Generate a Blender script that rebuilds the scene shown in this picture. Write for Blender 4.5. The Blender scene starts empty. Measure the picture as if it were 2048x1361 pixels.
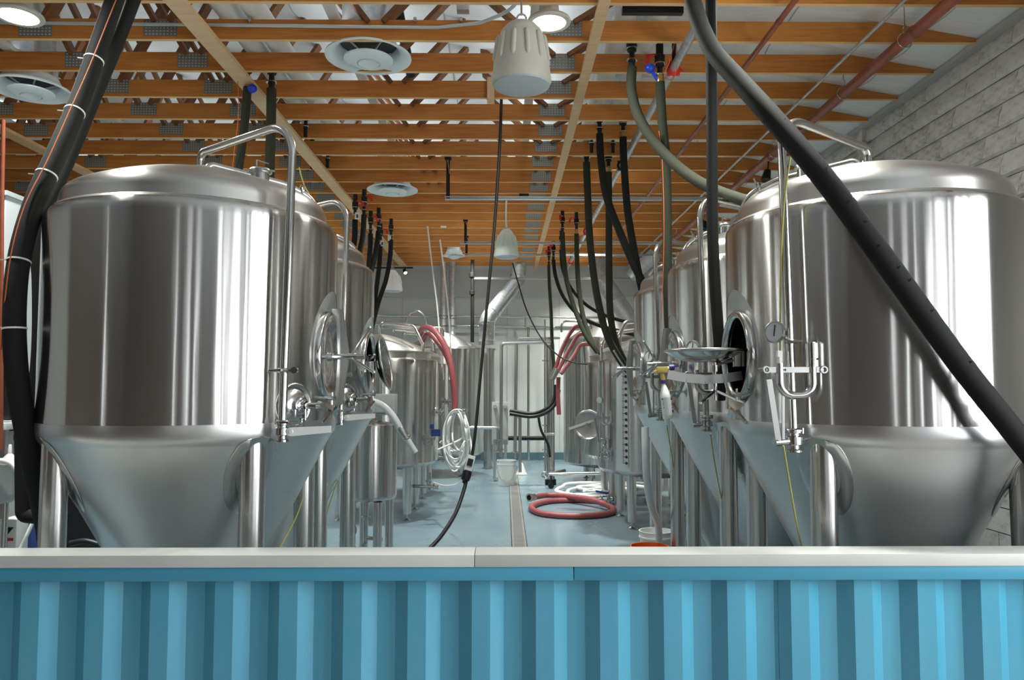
import bpy, bmesh, math, random
from mathutils import Vector, Matrix
random.seed(7)
sc = bpy.context.scene
COL = sc.collection
V = Vector
PI = math.pi

# ------------------------------------------------------------------ camera
EYE = 1.77
F_PX = 1500.0
PITCH = math.atan(89.5 / F_PX)
YAW = math.atan(14.0 / F_PX)          # looks slightly to the right
cam_d = bpy.data.cameras.new('camera')
cam = bpy.data.objects.new('camera', cam_d)
COL.objects.link(cam)
cam_d.sensor_width = 36.0
cam_d.lens = F_PX / 2048 * 36.0
cam_d.clip_start = 0.05
cam.location = (0, 0, EYE)
cam.rotation_euler = (PI / 2 + PITCH, 0, -YAW)
sc.camera = cam

# ------------------------------------------------------------------ world, light, exposure
w = bpy.data.worlds.new('world'); sc.world = w; w.use_nodes = True
bg = w.node_tree.nodes['Background']
bg.inputs['Color'].default_value = (0.80, 0.90, 1.0, 1); bg.inputs['Strength'].default_value = 1.2
sc.view_settings.view_transform = 'Standard'
sc.view_settings.look = 'None'
sc.view_settings.exposure = 0.0
sc.view_settings.gamma = 1.0
sc.view_settings.use_curve_mapping = False
sc.cycles.use_denoising = True
sc.cycles.max_bounces = 10
sc.cycles.diffuse_bounces = 5
sc.cycles.glossy_bounces = 6
sc.cycles.sample_clamp_indirect = 6.0

LAMP = 60.0
ADDED_UPLIGHT = 44.0
def area(name, loc, rot, sx, sy, power, color=(1, 1, 1)):
    l = bpy.data.lights.new(name, 'AREA'); l.shape = 'RECTANGLE'
    l.size = sx; l.size_y = sy; l.energy = power; l.color = color
    o = bpy.data.objects.new(name, l); COL.objects.link(o)
    o.location = loc; o.rotation_euler = rot
    return o
# daylight through the glazed roll-up door in the right wall beside the bar
SIDE = 20.0   # watts per square metre of glazing
for y0, y1, g in ((-3.6, -2.5, 1), (-2.1, -1.75, 1), (-1.45, -.35, 1), (.05, .35, 1), (.75, 1.2, 2.6), (1.38, 1.75, 2.6), (1.93, 2.45, 2.6)):
    area('daylight_side_window', (3.86, (y0 + y1) / 2, 2.15), (0, PI / 2, 0), 2.4, y1 - y0, SIDE * g * 2.4 * (y1 - y0), (0.95, 0.985, 1.0))
# daylight through the narrow shop-front windows behind the camera
for wx, ww in ((-.25, .22), (1.5, .30), (3.2, .35)):
    area('daylight_front_window', (wx, -8.02, 2.0), (PI / 2, 0, 0), ww, 2.6, 18 * ww * 2.6, (0.92, 0.97, 1.0))
area('daylight_left_window', (-8.9, -3.5, 2.2), (0, -PI / 2, 0), 2.4, .3, 14, (0.92, 0.97, 1.0))

# ------------------------------------------------------------------ pixel -> place helpers (photo pixel + distance into the room)
_F = V((math.sin(YAW) * math.cos(PITCH), math.cos(YAW) * math.cos(PITCH), math.sin(PITCH)))
_R = V((math.cos(YAW), -math.sin(YAW), 0))
_U = _R.cross(_F)
def ray(px, py): return _F * F_PX + _R * (px - 1024) + _U * (680.5 - py)
def at(px, py, Y):
    d = ray(px, py); return V((0, 0, EYE)) + d * (Y / d.y)
def on_z(px, py, z):
    d = ray(px, py); return V((0, 0, EYE)) + d * ((z - EYE) / d.z)

# ------------------------------------------------------------------ mesh helpers
class MB:
    def __init__(s): s.v = []; s.f = []
    def add(s, vs, fs):
        b = len(s.v); s.v += [V(x) for x in vs]; s.f += [tuple(i + b for i in f) for f in fs]
        return s
    def box(s, c, size, m=None):
        x, y, z = [q / 2 for q in size]; c = V(c)
        vs = [V((i * x, j * y, k * z)) for i in (-1, 1) for j in (-1, 1) for k in (-1, 1)]
        if m is not None: vs = [m @ q for q in vs]
        return s.add([q + c for q in vs], [(0, 1, 3, 2), (4, 6, 7, 5), (0, 4, 5, 1), (2, 3, 7, 6), (0, 2, 6, 4), (1, 5, 7, 3)])
    def bar(s, p0, p1, w, h, up=(0, 0, 1)):
        p0 = V(p0); p1 = V(p1); d = (p1 - p0).normalized(); up = V(up)
        r = d.cross(up)
        if r.length < 1e-4: r = d.cross(V((1, 0, 0)))
        r.normalize(); u = r.cross(d)
        vs = [p + r * (i * w / 2) + u * (j * h / 2) for p in (p0, p1) for i in (-1, 1) for j in (-1, 1)]
        return s.add(vs, [(0, 1, 3, 2), (4, 6, 7, 5), (0, 4, 5, 1), (2, 3, 7, 6), (0, 2, 6, 4), (1, 5, 7, 3)])
    def lathe(s, prof, seg=32, m=None, closed=False):
        n = len(prof); vs = []
        for (r, z) in prof:
            for k in range(seg):
                a = 2 * PI * k / seg
                q = V((r * math.cos(a), r * math.sin(a), z))
                vs.append(m @ q if m is not None else q)
        fs = []
        rng = n if closed else n - 1
        for i in range(rng):
            i2 = (i + 1) % n
            for k in range(seg):
                k2 = (k + 1) % seg
                fs.append((i * seg + k, i * seg + k2, i2 * seg + k2, i2 * seg + k))
        return s.add(vs, fs)
    def cyl(s, p0, p1, r0, r1=None, seg=16, cap=True):
        r1 = r0 if r1 is None else r1
        p0 = V(p0); p1 = V(p1); d = p1 - p0; L = d.length
        m = frame(p0, d)
        prof = [(r0, 0), (r1, L)]
        if cap: prof = [(0.0001, 0)] + prof + [(0.0001, L)]
        return s.lathe(prof, seg, m)
    def turn(s, p0, d, prof, seg=24):
        return s.lathe(prof, seg, frame(V(p0), V(d)))
    def tube(s, path, r, seg=12, cap=True, rf=None):
        pts = [V(p) for p in path]; n = len(pts)
        tg = []
        for i in range(n):
            a = pts[max(0, i - 1)]; b = pts[min(n - 1, i + 1)]
            t = (b - a)
            tg.append(t.normalized() if t.length > 1e-9 else V((0, 0, 1)))
        ref = V((0, 0, 1)) if abs(tg[0].z) < .9 else V((1, 0, 0))
        u = tg[0].cross(ref).normalized(); vs = []
        for i in range(n):
            u = (u - tg[i] * u.dot(tg[i])); u.normalize(); q = tg[i].cross(u)
            rr = rf(i / (n - 1)) * r if rf else r
            for k in range(seg):
                a = 2 * PI * k / seg
                vs.append(pts[i] + u * (rr * math.cos(a)) + q * (rr * math.sin(a)))
        fs = []
        for i in range(n - 1):
            for k in range(seg):
                k2 = (k + 1) % seg
                fs.append((i * seg + k, i * seg + k2, (i + 1) * seg + k2, (i + 1) * seg + k))
        if cap:
            fs.append(tuple(range(seg))[::-1]); fs.append(tuple((n - 1) * seg + k for k in range(seg)))
        return s.add(vs, fs)
    def torus(s, c, d, R, r, seg=28, rs=8):
        prof = [(R + r * math.cos(2 * PI * k / rs), r * math.sin(2 * PI * k / rs)) for k in range(rs)]
        return s.lathe(prof, seg, frame(V(c), V(d)), closed=True)
    def ball(s, c, r, seg=12, sz=1.0):
        prof = [(max(1e-4, r * math.sin(PI * k / 8)), -sz * r * math.cos(PI * k / 8)) for k in range(9)]
        return s.lathe(prof, seg, Matrix.Translation(V(c)))
    def prism(s, poly, thick, m):
        # poly of (x, z) extruded along y by +-thick/2, placed by m
        n = len(poly)
        vs = [m @ V((x, sg * thick / 2, z)) for sg in (-1, 1) for (x, z) in poly]
        fs = [tuple(range(n)), tuple(range(2 * n - 1, n - 1, -1))] + [(k, n + k, n + (k + 1) % n, (k + 1) % n) for k in range(n)]
        return s.add(vs, fs)
    def sheet(s, nx, ny, fn):
        vs = [fn(i / nx, j / ny) for j in range(ny + 1) for i in range(nx + 1)]
        fs = [(j * (nx + 1) + i, j * (nx + 1) + i + 1, (j + 1) * (nx + 1) + i + 1, (j + 1) * (nx + 1) + i) for j in range(ny) for i in range(nx)]
        return s.add(vs, fs)

def frame(p, d):
    d = V(d).normalized()
    ref = V((0, 0, 1)) if abs(d.z) < .95 else V((1, 0, 0))
    if abs(d.z) > .9999:
        m = Matrix.Identity(3)
        if d.z < 0: m = Matrix(((1, 0, 0), (0, -1, 0), (0, 0, -1)))
    else:
        x = ref.cross(d).normalized(); y = d.cross(x)
        m = Matrix((x, y, d)).transposed()
    return Matrix.Translation(p) @ m.to_4x4()

def smooth(pts, n=8):
    P = [V(p) for p in pts]; out = []
    for i in range(len(P) - 1):
        p0 = P[i - 1] if i else P[0] * 2 - P[1]; p1 = P[i]; p2 = P[i + 1]
        p3 = P[i + 2] if i + 2 < len(P) else P[-1] * 2 - P[-2]
        for k in range(n):
            t = k / n
            out.append(.5 * ((2 * p1) + (p2 - p0) * t + (2 * p0 - 5 * p1 + 4 * p2 - p3) * t * t + (3 * p1 - p0 - 3 * p2 + p3) * t ** 3))
    out.append(P[-1]); return out

def fillet(pts, rad, n=7):
    P = [V(p) for p in pts]; out = [P[0]]
    for i in range(1, len(P) - 1):
        r = rad[i - 1] if isinstance(rad, (list, tuple)) else rad
        a = (P[i - 1] - P[i]); b = (P[i + 1] - P[i]); la, lb = a.length, b.length
        a.normalize(); b.normalize()
        ang = a.angle(b)
        if ang > PI - .02: out.append(P[i]); continue
        t = min(r / math.tan(ang / 2), la * .49, lb * .49); rr = t * math.tan(ang / 2)
        bis = (a + b).normalized(); c = P[i] + bis * (rr / math.sin(ang / 2))
        s0 = P[i] + a * t - c; s1 = P[i] + b * t - c
        om = s0.angle(s1)
        for k in range(n + 1):
            f = k / n
            out.append(c + (s0 * math.sin((1 - f) * om) + s1 * math.sin(f * om)) / math.sin(om))
    out.append(P[-1]); return out

def mesh_of(name, mb, mat, ang=35, shift=None, bevel=0):
    me = bpy.data.meshes.new(name)
    vs = [v - shift for v in mb.v] if shift is not None else mb.v
    me.from_pydata([tuple(v) for v in vs], [], mb.f)
    bm = bmesh.new(); bm.from_mesh(me)
    bmesh.ops.remove_doubles(bm, verts=bm.verts, dist=1e-5)
    bmesh.ops.recalc_face_normals(bm, faces=bm.faces)
    if bevel:
        ed = [e for e in bm.edges if len(e.link_faces) == 2 and e.calc_face_angle(0) > .6]
        bmesh.ops.bevel(bm, geom=ed, offset=bevel, segments=2, profile=.6, affect='EDGES', clamp_overlap=True)
    bm.to_mesh(me); bm.free()
    if ang:
        me.shade_smooth(); me.set_sharp_from_angle(angle=math.radians(ang))
    me.materials.append(mat)
    return me

def root_of(o):
    while o.parent: o = o.parent
    return o
def T(name, label, cat, loc=(0, 0, 0), group=None):
    o = bpy.data.objects.new(name, None); COL.objects.link(o); o.location = loc
    o.empty_display_size = .1
    o['label'] = label; o['category'] = cat
    if group: o['group'] = group
    return o
def part(name, mb, mat, parent, label=None, w=False, ang=35, bevel=0):
    me = mesh_of(name, mb, mat, ang, V(root_of(parent).location) if w else None, bevel)
    o = bpy.data.objects.new(name, me); COL.objects.link(o); o.parent = parent
    if label: o['label'] = label
    return o
def solo(name, mb, mat, label, cat, group=None, origin=None, ang=35, bevel=0):
    if origin is None:
        lo = min(v.z for v in mb.v); c = sum(mb.v, V((0, 0, 0))) / len(mb.v); origin = V((c.x, c.y, lo))
    me = mesh_of(name, mb, mat, ang, V(origin), bevel)
    o = bpy.data.objects.new(name, me); COL.objects.link(o); o.location = origin
    o['label'] = label; o['category'] = cat
    if group: o['group'] = group
    return o
def struct(name, mb, mat, parent=None, ang=35, kind='structure', label=None):
    me = mesh_of(name, mb, mat, ang)
    o = bpy.data.objects.new(name, me); COL.objects.link(o)
    if parent: o.parent = parent
    else: o['kind'] = kind
    if label: o['label'] = label
    return o
def dup(root, loc, label, rotz=None):
    r = root.copy(); COL.objects.link(r); r.location = loc; r['label'] = label
    if rotz is not None: r.rotation_euler = (0, 0, rotz)
    for ch in list(root.children):
        c = ch.copy(); COL.objects.link(c); c.parent = r
        for g in list(ch.children):
            d = g.copy(); COL.objects.link(d); d.parent = c
    return r

# ------------------------------------------------------------------ materials
def mat(name, color, rough=.5, metal=0.0, **k):
    m = bpy.data.materials.new(name); m.use_nodes = True
    nt = m.node_tree; b = nt.nodes['Principled BSDF']
    b.inputs['Base Color'].default_value = (*color, 1)
    b.inputs['Roughness'].default_value = rough
    b.inputs['Metallic'].default_value = metal
    for key, val in k.items():
        b.inputs[key.replace('_', ' ')].default_value = val
    return m
def nodes(m): return m.node_tree, m.node_tree.nodes['Principled BSDF']
def coords(nt, scale=(1, 1, 1), kind='Object'):
    tc = nt.nodes.new('ShaderNodeTexCoord'); mp = nt.nodes.new('ShaderNodeMapping')
    mp.inputs['Scale'].default_value = scale
    nt.links.new(tc.outputs[kind], mp.inputs['Vector']); return mp.outputs['Vector']
def noise(nt, vec, scale, detail=4, rough=.5):
    n = nt.nodes.new('ShaderNodeTexNoise'); n.inputs['Scale'].default_value = scale
    n.inputs['Detail'].default_value = detail; n.inputs['Roughness'].default_value = rough
    nt.links.new(vec, n.inputs['Vector']); return n.outputs['Fac']
def ramp(nt, fac, stops):
    r = nt.nodes.new('ShaderNodeValToRGB'); e = r.color_ramp.elements
    while len(e) < len(stops): e.new(.5)
    for el, (p, c) in zip(e, stops): el.position = p; el.color = (*c, 1)
    nt.links.new(fac, r.inputs['Fac']); return r.outputs['Color']
def add_bump(m, height, strength, dist):
    nt, b = nodes(m); bp = nt.nodes.new('ShaderNodeBump')
    bp.inputs['Strength'].default_value = strength; bp.inputs['Distance'].default_value = dist
    nt.links.new(height, bp.inputs['Height']); nt.links.new(bp.outputs['Normal'], b.inputs['Normal'])
def vary(m, scale, stops, vscale=(1, 1, 1), detail=4, bump=None):
    nt, b = nodes(m); f = noise(nt, coords(nt, vscale), scale, detail)
    nt.links.new(ramp(nt, f, stops), b.inputs['Base Color'])
    if bump: add_bump(m, f, *bump)
    return m

def steel(name, color=(.66, .655, .64), rough=.3, aniso=.8, wav=.35, dist=.004, wscale=5.0, rot=.25, zs=.05):
    m = mat(name, color, rough, 1.0)
    nt, b = nodes(m)
    b.inputs['Anisotropic'].default_value = aniso
    b.inputs['Anisotropic Rotation'].default_value = rot
    tg = nt.nodes.new('ShaderNodeTangent'); tg.direction_type = 'RADIAL'; tg.axis = 'Z'
    nt.links.new(tg.outputs['Tangent'], b.inputs['Tangent'])
    if wav:
        f = noise(nt, coords(nt, (1, 1, zs)), wscale, 2.5, .45)
        add_bump(m, f, wav, dist)
    return m
M = {}
M['shell'] = steel('brushed_steel_shell', color=(.60, .59, .57), rough=.2, aniso=1.0, wav=.6, dist=.007, wscale=6)
M['cone'] = steel('brushed_steel_cone', color=(.64, .645, .64), rough=.34, aniso=.5, wav=.25, dist=.004, wscale=3.5, zs=.5)
M['dome'] = steel('brushed_steel_dome', color=(.60, .585, .56), rough=.30, aniso=.6, wav=.12, dist=.004, wscale=2.5, zs=1)
M['steel'] = mat('satin_steel', (.58, .575, .56), .24, 1.0)
M['mirror'] = mat('polished_steel', (.62, .62, .61), .15, 1.0)
M['pipe_steel'] = mat('tube_steel', (.64, .63, .60), .17, 1.0)
M['legsteel'] = steel('leg_steel', color=(.62, .615, .60), rough=.24, aniso=.6, wav=.3, dist=.002, wscale=20)
M['galv'] = vary(mat('galvanized', (.6, .62, .64), .35, .85), 18, [(.3, (.52, .54, .56)), (.7, (.70, .72, .74))])
M['strut'] = mat('strut_zinc', (.66, .74, .76), .38, .6)
M['plate'] = mat('nail_plate_zinc', (.23, .24, .22), .5, .5)
def wood(name, stops, sc_=1.0, rough=.6):
    m = mat(name, stops[0][1], rough); nt, b = nodes(m)
    vec = coords(nt, (.9 * sc_, 6, 14))
    f = noise(nt, vec, 3.0, 6, .6)
    f2 = noise(nt, coords(nt, (.35, .8, 1.2)), 2.2, 2)
    mx = nt.nodes.new('ShaderNodeMath'); mx.operation = 'MULTIPLY_ADD'; mx.inputs[1].default_value = .55
    h = nt.nodes.new('ShaderNodeMath'); h.operation = 'MULTIPLY'; h.inputs[1].default_value = .45
    nt.links.new(f2, h.inputs[0]); nt.links.new(f, mx.inputs[0]); nt.links.new(h.outputs[0], mx.inputs[2])
    oi = nt.nodes.new('ShaderNodeObjectInfo'); a = nt.nodes.new('ShaderNodeMath'); a.operation = 'MULTIPLY_ADD'; a.inputs[1].default_value = .10
    nt.links.new(oi.outputs['Random'], a.inputs[0]); nt.links.new(mx.outputs[0], a.inputs[2])
    nt.links.new(ramp(nt, a.outputs[0], stops), b.inputs['Base Color'])
    add_bump(m, f, .15, .002)
    return m
M['chord'] = wood('orange_brown_lumber', [(.36, (.34, .10, .012)), (.50, (.46, .160, .024)), (.64, (.56, .22, .040))])
M['web'] = wood('dark_lumber', [(.36, (.11, .040, .012)), (.6, (.20, .075, .022))])
M['runner'] = wood('pale_lumber', [(.36, (.58, .36, .17)), (.6, (.72, .50, .28))])
M['chord_edge'] = wood('pale_chord_edge', [(.36, (.66, .38, .15)), (.6, (.80, .52, .24))])
M['black'] = mat('black_foam', (.010, .0105, .0095), .8, Specular_IOR_Level=.3)
M['foam'] = mat('dark_olive_foam', (.032, .035, .023), .85, Specular_IOR_Level=.25)
M['rubber'] = mat('black_rubber', (.010, .011, .011), .42)
M['iron'] = mat('black_iron', (.012, .011, .011), .5, .0, Specular_IOR_Level=.3)
M['red'] = mat('red_lever', (.62, .022, .018), .4)
M['blue'] = mat('blue_plastic', (.015, .05, .50), .35)
M['orange'] = mat('orange_cord', (.62, .13, .03), .5)
M['brass'] = mat('brass', (.55, .36, .10), .3, .9)
M['redpipe'] = vary(mat('red_oxide_pipe', (.28, .07, .04), .36), 6, [(.3, (.20, .045, .022)), (.7, (.31, .085, .045))])
M['spk'] = mat('warm_grey_plastic', (.60, .585, .50), .5)
M['spk_white'] = mat('white_speaker_plastic', (.72, .80, .74), .45)
M['grille'] = mat('speaker_grille', (.48, .53, .55), .5)
M['diff'] = mat('pale_green_enamel', (.84, .92, .92), .3)
M['dark'] = mat('dark_inside', (.02, .02, .02), .6)
M['white'] = mat('white_plastic', (.80, .81, .79), .4)
M['tie'] = mat('zip_tie_white', (.85, .84, .80), .5)
M['clear'] = mat('milky_hose', (.72, .75, .75), .28)
M['pvc'] = mat('white_pipe_jacket', (.78, .80, .78), .45)
M['redhose'] = mat('red_hose', (.27, .065, .07), .42)
M['orangeb'] = mat('orange_bucket', (.78, .13, .02), .4)
M['yellow'] = mat('yellow_cord', (.42, .39, .10), .6)
M['tan'] = mat('yellow_sprayer', (.52, .40, .12), .45)
M['satin'] = mat('satin_dark_steel', (.40, .40, .39), .34, 1.0)
M['grate'] = mat('drain_grate_steel', (.24, .24, .23), .5, .4)
M['purple'] = mat('purple_plastic', (.07, .04, .22), .4)
M['gauge'] = mat('gauge_face', (.62, .66, .66), .25)
M['grey'] = mat('grey_enamel', (.42, .43, .42), .45)
M['navy'] = mat('navy_card', (.02, .05, .20), .5)
def lamp_mat(name, col, s):
    m = mat(name, col, .4); nt, b = nodes(m)
    b.inputs['Emission Color'].default_value = (*col, 1); b.inputs['Emission Strength'].default_value = s
    return m
M['led'] = lamp_mat('led_lens', (.93, 1.0, .90), 9.0)
M['spot'] = lamp_mat('spot_lens', (1, .9, .7), 5)
# painted surfaces
M['floor'] = mat('blue_grey_epoxy', (.25, .35, .40), .22)
nt, b = nodes(M['floor'])
f = noise(nt, coords(nt, (1, .5, 1)), .9, 4)
nt.links.new(ramp(nt, f, [(.3, (.135, .20, .235)), (.7, (.18, .25, .285))]), b.inputs['Base Color'])
r = nt.nodes.new('ShaderNodeMapRange'); r.inputs['To Min'].default_value = .16; r.inputs['To Max'].default_value = .36
nt.links.new(f, r.inputs['Value']); nt.links.new(r.outputs['Result'], b.inputs['Roughness'])
add_bump(M['floor'], noise(nt, coords(nt), 40, 3), .04, .002)
M['tap_floor'] = vary(mat('taproom_concrete', (.16, .14, .12), .4), 2, [(.3, (.22, .20, .18)), (.7, (.30, .27, .25))])
M['cove'] = mat('teal_cove_base', (.10, .19, .22), .35)
M['wallwhite'] = vary(mat('white_wall_paint', (.66, .67, .65), .55), 1.5, [(.3, (.62, .63, .61)), (.7, (.69, .70, .68))])
M['wallgrey'] = vary(mat('grey_wall_tone', (.40, .395, .38), .6), 1.5, [(.3, (.50, .495, .48)), (.7, (.55, .545, .53))])
M['tapwall'] = vary(mat('taproom_brown_wall', (.10, .075, .055), .6), 2, [(.3, (.17, .135, .11)), (.7, (.24, .195, .16))])
M['cooler'] = mat('cooler_white_panel', (.66, .71, .74), .4)
M['cmu'] = mat('painted_block', (.50, .50, .47), .8)
nt, b = nodes(M['cmu'])
f = noise(nt, coords(nt, (1, 1, 1.6)), 9, 6, .65)
oi = nt.nodes.new('ShaderNodeObjectInfo'); a = nt.nodes.new('ShaderNodeMath'); a.operation = 'MULTIPLY_ADD'; a.inputs[1].default_value = .12
nt.links.new(oi.outputs['Random'], a.inputs[0]); nt.links.new(f, a.inputs[2])
nt.links.new(ramp(nt, a.outputs[0], [(.36, (.34, .335, .30)), (.47, (.53, .53, .50)), (.58, (.63, .64, .615)), (.8, (.70, .71, .69))]), b.inputs['Base Color'])
add_bump(M['cmu'], noise(nt, coords(nt), 45, 5, .7), .45, .005)
M['mortar'] = mat('block_mortar', (.45, .45, .43), .85)
M['vinyl'] = mat('white_vinyl_facing', (.86, .895, .91), .42)
nt, b = nodes(M['vinyl'])
add_bump(M['vinyl'], noise(nt, coords(nt, (1.2, 3.5, 1)), 3.0, 5, .55), .5, .05)
M['cap'] = vary(mat('cap_grey_white', (.62, .62, .59), .4), 3, [(.3, (.58, .58, .55)), (.7, (.66, .66, .63))])
M['blue_trim'] = mat('blue_trim', (.065, .32, .47), .36)
M['blue_sheet'] = mat('blue_corrugated', (.08, .35, .50), .27, Specular_IOR_Level=.8)
nt, b = nodes(M['blue_sheet'])
f = noise(nt, coords(nt, (3, 3, .6)), 2, 3)
nt.links.new(ramp(nt, f, [(.3, (.085, .37, .53)), (.7, (.105, .41, .57))]), b.inputs['Base Color'])
add_bump(M['blue_sheet'], noise(nt, coords(nt, (1, 1, .15)), 10, 2), .12, .003)
# ================================================================== SETTING
ZC = 4.57            # underside of the truss chords
XW, YB, XL, YF = 3.92, 17.9, -9.0, -8.2
def roof_z(x): return 4.585 + .175 * (XW - x)
mb = MB()
mb.add([(XL, 3.2, 0), (XW + .3, 3.2, 0), (XW + .3, YB + .2, 0), (XL, YB + .2, 0)], [(0, 1, 2, 3)])
struct('floor', mb, M['floor'])
mb = MB(); mb.add([(XL, YF, 0), (XW + .3, YF, 0), (XW + .3, 3.2, 0), (XL, 3.2, 0)], [(0, 1, 2, 3)])
struct('floor_taproom', mb, M['tap_floor'])
mb = MB(); mb.box(((XL + XW) / 2, YB + .1, 2.6), (XW - XL + .6, .2, 5.2)); wb = struct('wall_back', mb, M['wallwhite'])
mb = MB(); mb.box(((XL + XW) / 2, YB - .02, 4.9), (XW - XL, .04, 2.06)); struct('upper_band', mb, M['wallgrey'], wb, label='grey upper band of the back wall')  # upper part of the back wall is a darker grey
# panel joints on the lower wall
for x in (-2.45, -1.2, .05, 1.3, 2.5):
    mb = MB(); mb.box((x, YB - .004, 1.95), (.02, .012, 3.86)); struct('joint_strip', mb, M['wallgrey'], wb)
mb = MB(); mb.box(((XL + XW) / 2, YB - .02, .085), (XW - XL, .04, .17)); struct('baseboard_back', mb, M['cove'])
mb = MB(); mb.box((XL - .1, (YB + YF) / 2, 3.3), (.2, YB - YF, 6.6)); struct('wall_left', mb, M['wallwhite'])
mb = MB(); mb.box((XL + .03, (YF + 2.6) / 2, 2.2), (.06, 2.6 - YF, 4.4)); struct('trim_1', mb, M['tapwall'], label='brown timber panelling of the taproom')
# right wall: block wall with an opening for the glazed roll-up door
mb = MB()
GL = [(-3.6, -2.5), (-2.1, -1.75), (-1.45, -.35), (.05, .35), (.75, 1.2), (1.38, 1.75), (1.93, 2.45)]
ys = [YF] + [q for g in GL for q in g] + [YB]
for k in range(0, len(ys), 2): mb.box((XW + .16, (ys[k] + ys[k + 1]) / 2, 2.32), (.22, ys[k + 1] - ys[k], 4.64))
mb.box((XW + .16, -.6, 4.0), (.22, 6.2, 1.28)); mb.box((XW + .16, -.6, .47), (.22, 6.2, .94))
wr = struct('wall_right', mb, M['mortar'])
# window frames
for k, (y0, y1) in enumerate(GL):
    dm = MB()
    for y in (y0 - .03, y1 + .03): dm.box((XW - .06, y, 2.15), (.10, .06, 2.5))
    for z in (.93, 2.15, 3.37): dm.box((XW - .08, (y0 + y1) / 2, z), (.06, y1 - y0 + .1, .05))
    struct('window_%d' % (k + 4), dm, M['iron'])
# split-face blocks
def block_mesh(seed):
    rnd = random.Random(seed); m_ = MB(); nx = 5
    L, H = .398, .198
    rows = [(-.5, -.030), (-.42, -.062), (-.25, -.066), (.05, -.052), (.30, -.034), (.5, -.022)]
    off = [[rnd.uniform(-.006, .006) for i in range(nx + 1)] for r in rows]
    vs = [V((rows[j][1] + (off[j][i] if 0 < j < 5 else 0), (i / nx - .5) * L, rows[j][0] * H)) for j in range(6) for i in range(nx + 1)]
    fs = [(j * (nx + 1) + i, j * (nx + 1) + i + 1, (j + 1) * (nx + 1) + i + 1, (j + 1) * (nx + 1) + i) for j in range(5) for i in range(nx)]
    m_.add(vs, fs)
    for i in (0, nx):
        m_.add([vs[j * (nx + 1) + i] for j in range(6)] + [V((0, vs[i].y, H / 2)), V((0, vs[i].y, -H / 2))], [tuple(range(8))])
    return mesh_of('concrete_block', m_, M['cmu'], 50)
bms = [block_mesh(k) for k in range(8)]
nb = 0; far = MB()
for row in range(23):
    z = .1 + row * .2
    y = 4.6 + (.2 if row % 2 else 0)
    while y < 17.7:
        if y < 11.2 and z > 2.35:
            o = bpy.data.objects.new('concrete_block', random.choice(bms)); COL.objects.link(o)
            o.parent = wr; o.location = (XW + .052, y, z); nb += 1
        else:
            far.box((XW + .03, y, z), (.06, .39, .19))
        y += .4
struct('concrete_block', far, M['cmu'], wr)['kind'] = 'stuff'
mb = MB(); mb.box((XW - .01, 8.02, 2.3), (.07, .12, 4.6)); struct('trim_2', mb, M['cmu'], label='smooth vertical strip on the block wall')
mb = MB(); mb.box((XW - .02, 10.5, ZC - .005), (.09, 14.6, .045)); struct('trim_3', mb, M['grey'], label='dark timber plate on top of the block wall')
# front wall with shop windows
mb = MB()
mb.box(((XL + XW) / 2, YF - .1, 3.3), (XW - XL + .6, .2, 6.6))
struct('wall_front', mb, M['tapwall'])
dm = MB()
for wx, ww in ((-.25, .22), (1.5, .30), (3.2, .35)):
    for q in (-1, 1): dm.box((wx + q * (ww / 2 + .03), YF + .12, 2.0), (.06, .24, 2.7))
    for z in (.65, 3.35): dm.box((wx, YF + .12, z), (ww + .12, .24, .06))
struct('window_1', dm, M['iron'])
dm = MB()
for q in (-1, 1): dm.box((XL + .1, -3.5 + q * .18, 2.2), (.2, .06, 2.5))
struct('window_2', dm, M['iron'])
# ceiling: vinyl-faced insulation that sags between the trusses
YT0, DT = 5.97, .61
def vin(u, v_):
    x = XL + u * (XW - XL); y = YF + v_ * (YB - YF)
    ph = ((y - YT0) / DT) % 1.0
    sag = math.sin(PI * ph) ** 2
    e_ = min(1, max(0, (XW - x) / 1.1)); e_ = .12 + .88 * e_ * e_ * (3 - 2 * e_)
    amt = .055 + .03 * math.sin(x * 2.3 + 1.7 * math.floor((y - YT0) / DT)) + .02 * math.sin(x * 7.1 + y * 3)
    return V((x, y, roof_z(x) - amt * sag * e_ + .012))
mb = MB(); mb.sheet(90, 340, vin); struct('ceiling', mb, M['vinyl'], ang=80)
# tape seams in the vinyl, near the wall
sm = MB()
for x in (3.45, 2.4, .9, -.6, -2.2):
    def seam(u, v_, x=x):
        p = vin((x + (v_ - .5) * .012 - XL) / (XW - XL), (4.5 - YF + u * 13) / (YB - YF)); p.z -= .006; return p
    sm.sheet(200, 1, seam)
struct('trim_4', sm, M['grey'], label='taped seams of the ceiling facing', ang=80)

# ------------------------------------------------------------------ roof trusses
ordinal = ['first', 'second', 'third', 'fourth', 'fifth', 'sixth', 'seventh', 'eighth', 'ninth', 'tenth', 'eleventh', 'twelfth',
           'thirteenth', 'fourteenth', 'fifteenth', 'sixteenth', 'seventeenth', 'eighteenth', 'nineteenth', 'twentieth', 'twenty-first']
NODES = [-7.0, -5.3, -3.8, -2.78, -1.05, .5]
CH = .168
def chord_mb():
    m_ = MB()
    # right end is cut back along the roof slope
    xe = XW - .03
    poly = [(XL, 0), (xe, 0), (xe, .022)]
    x1 = XW - (CH - .03) / .175
    poly += [(x1, CH), (XL, CH)]
    m_.prism([(x, z) for x, z in poly], .04, Matrix.Identity(4)); return m_
def plate_mb(x):
    m_ = MB(); wv, h = .27, .135
    m_.box((x, -.0225, CH * .5 + .012), (wv, .003, h))
    for i in range(9):
        for j in range(5):
            m_.box((x - wv / 2 + .02 + i * .029, -.0255, CH * .5 + .012 - h / 2 + .015 + j * .026), (.011, .005, .006))
    return m_
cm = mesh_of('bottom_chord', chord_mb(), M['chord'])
cm.materials.append(M['chord_edge'])
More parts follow.
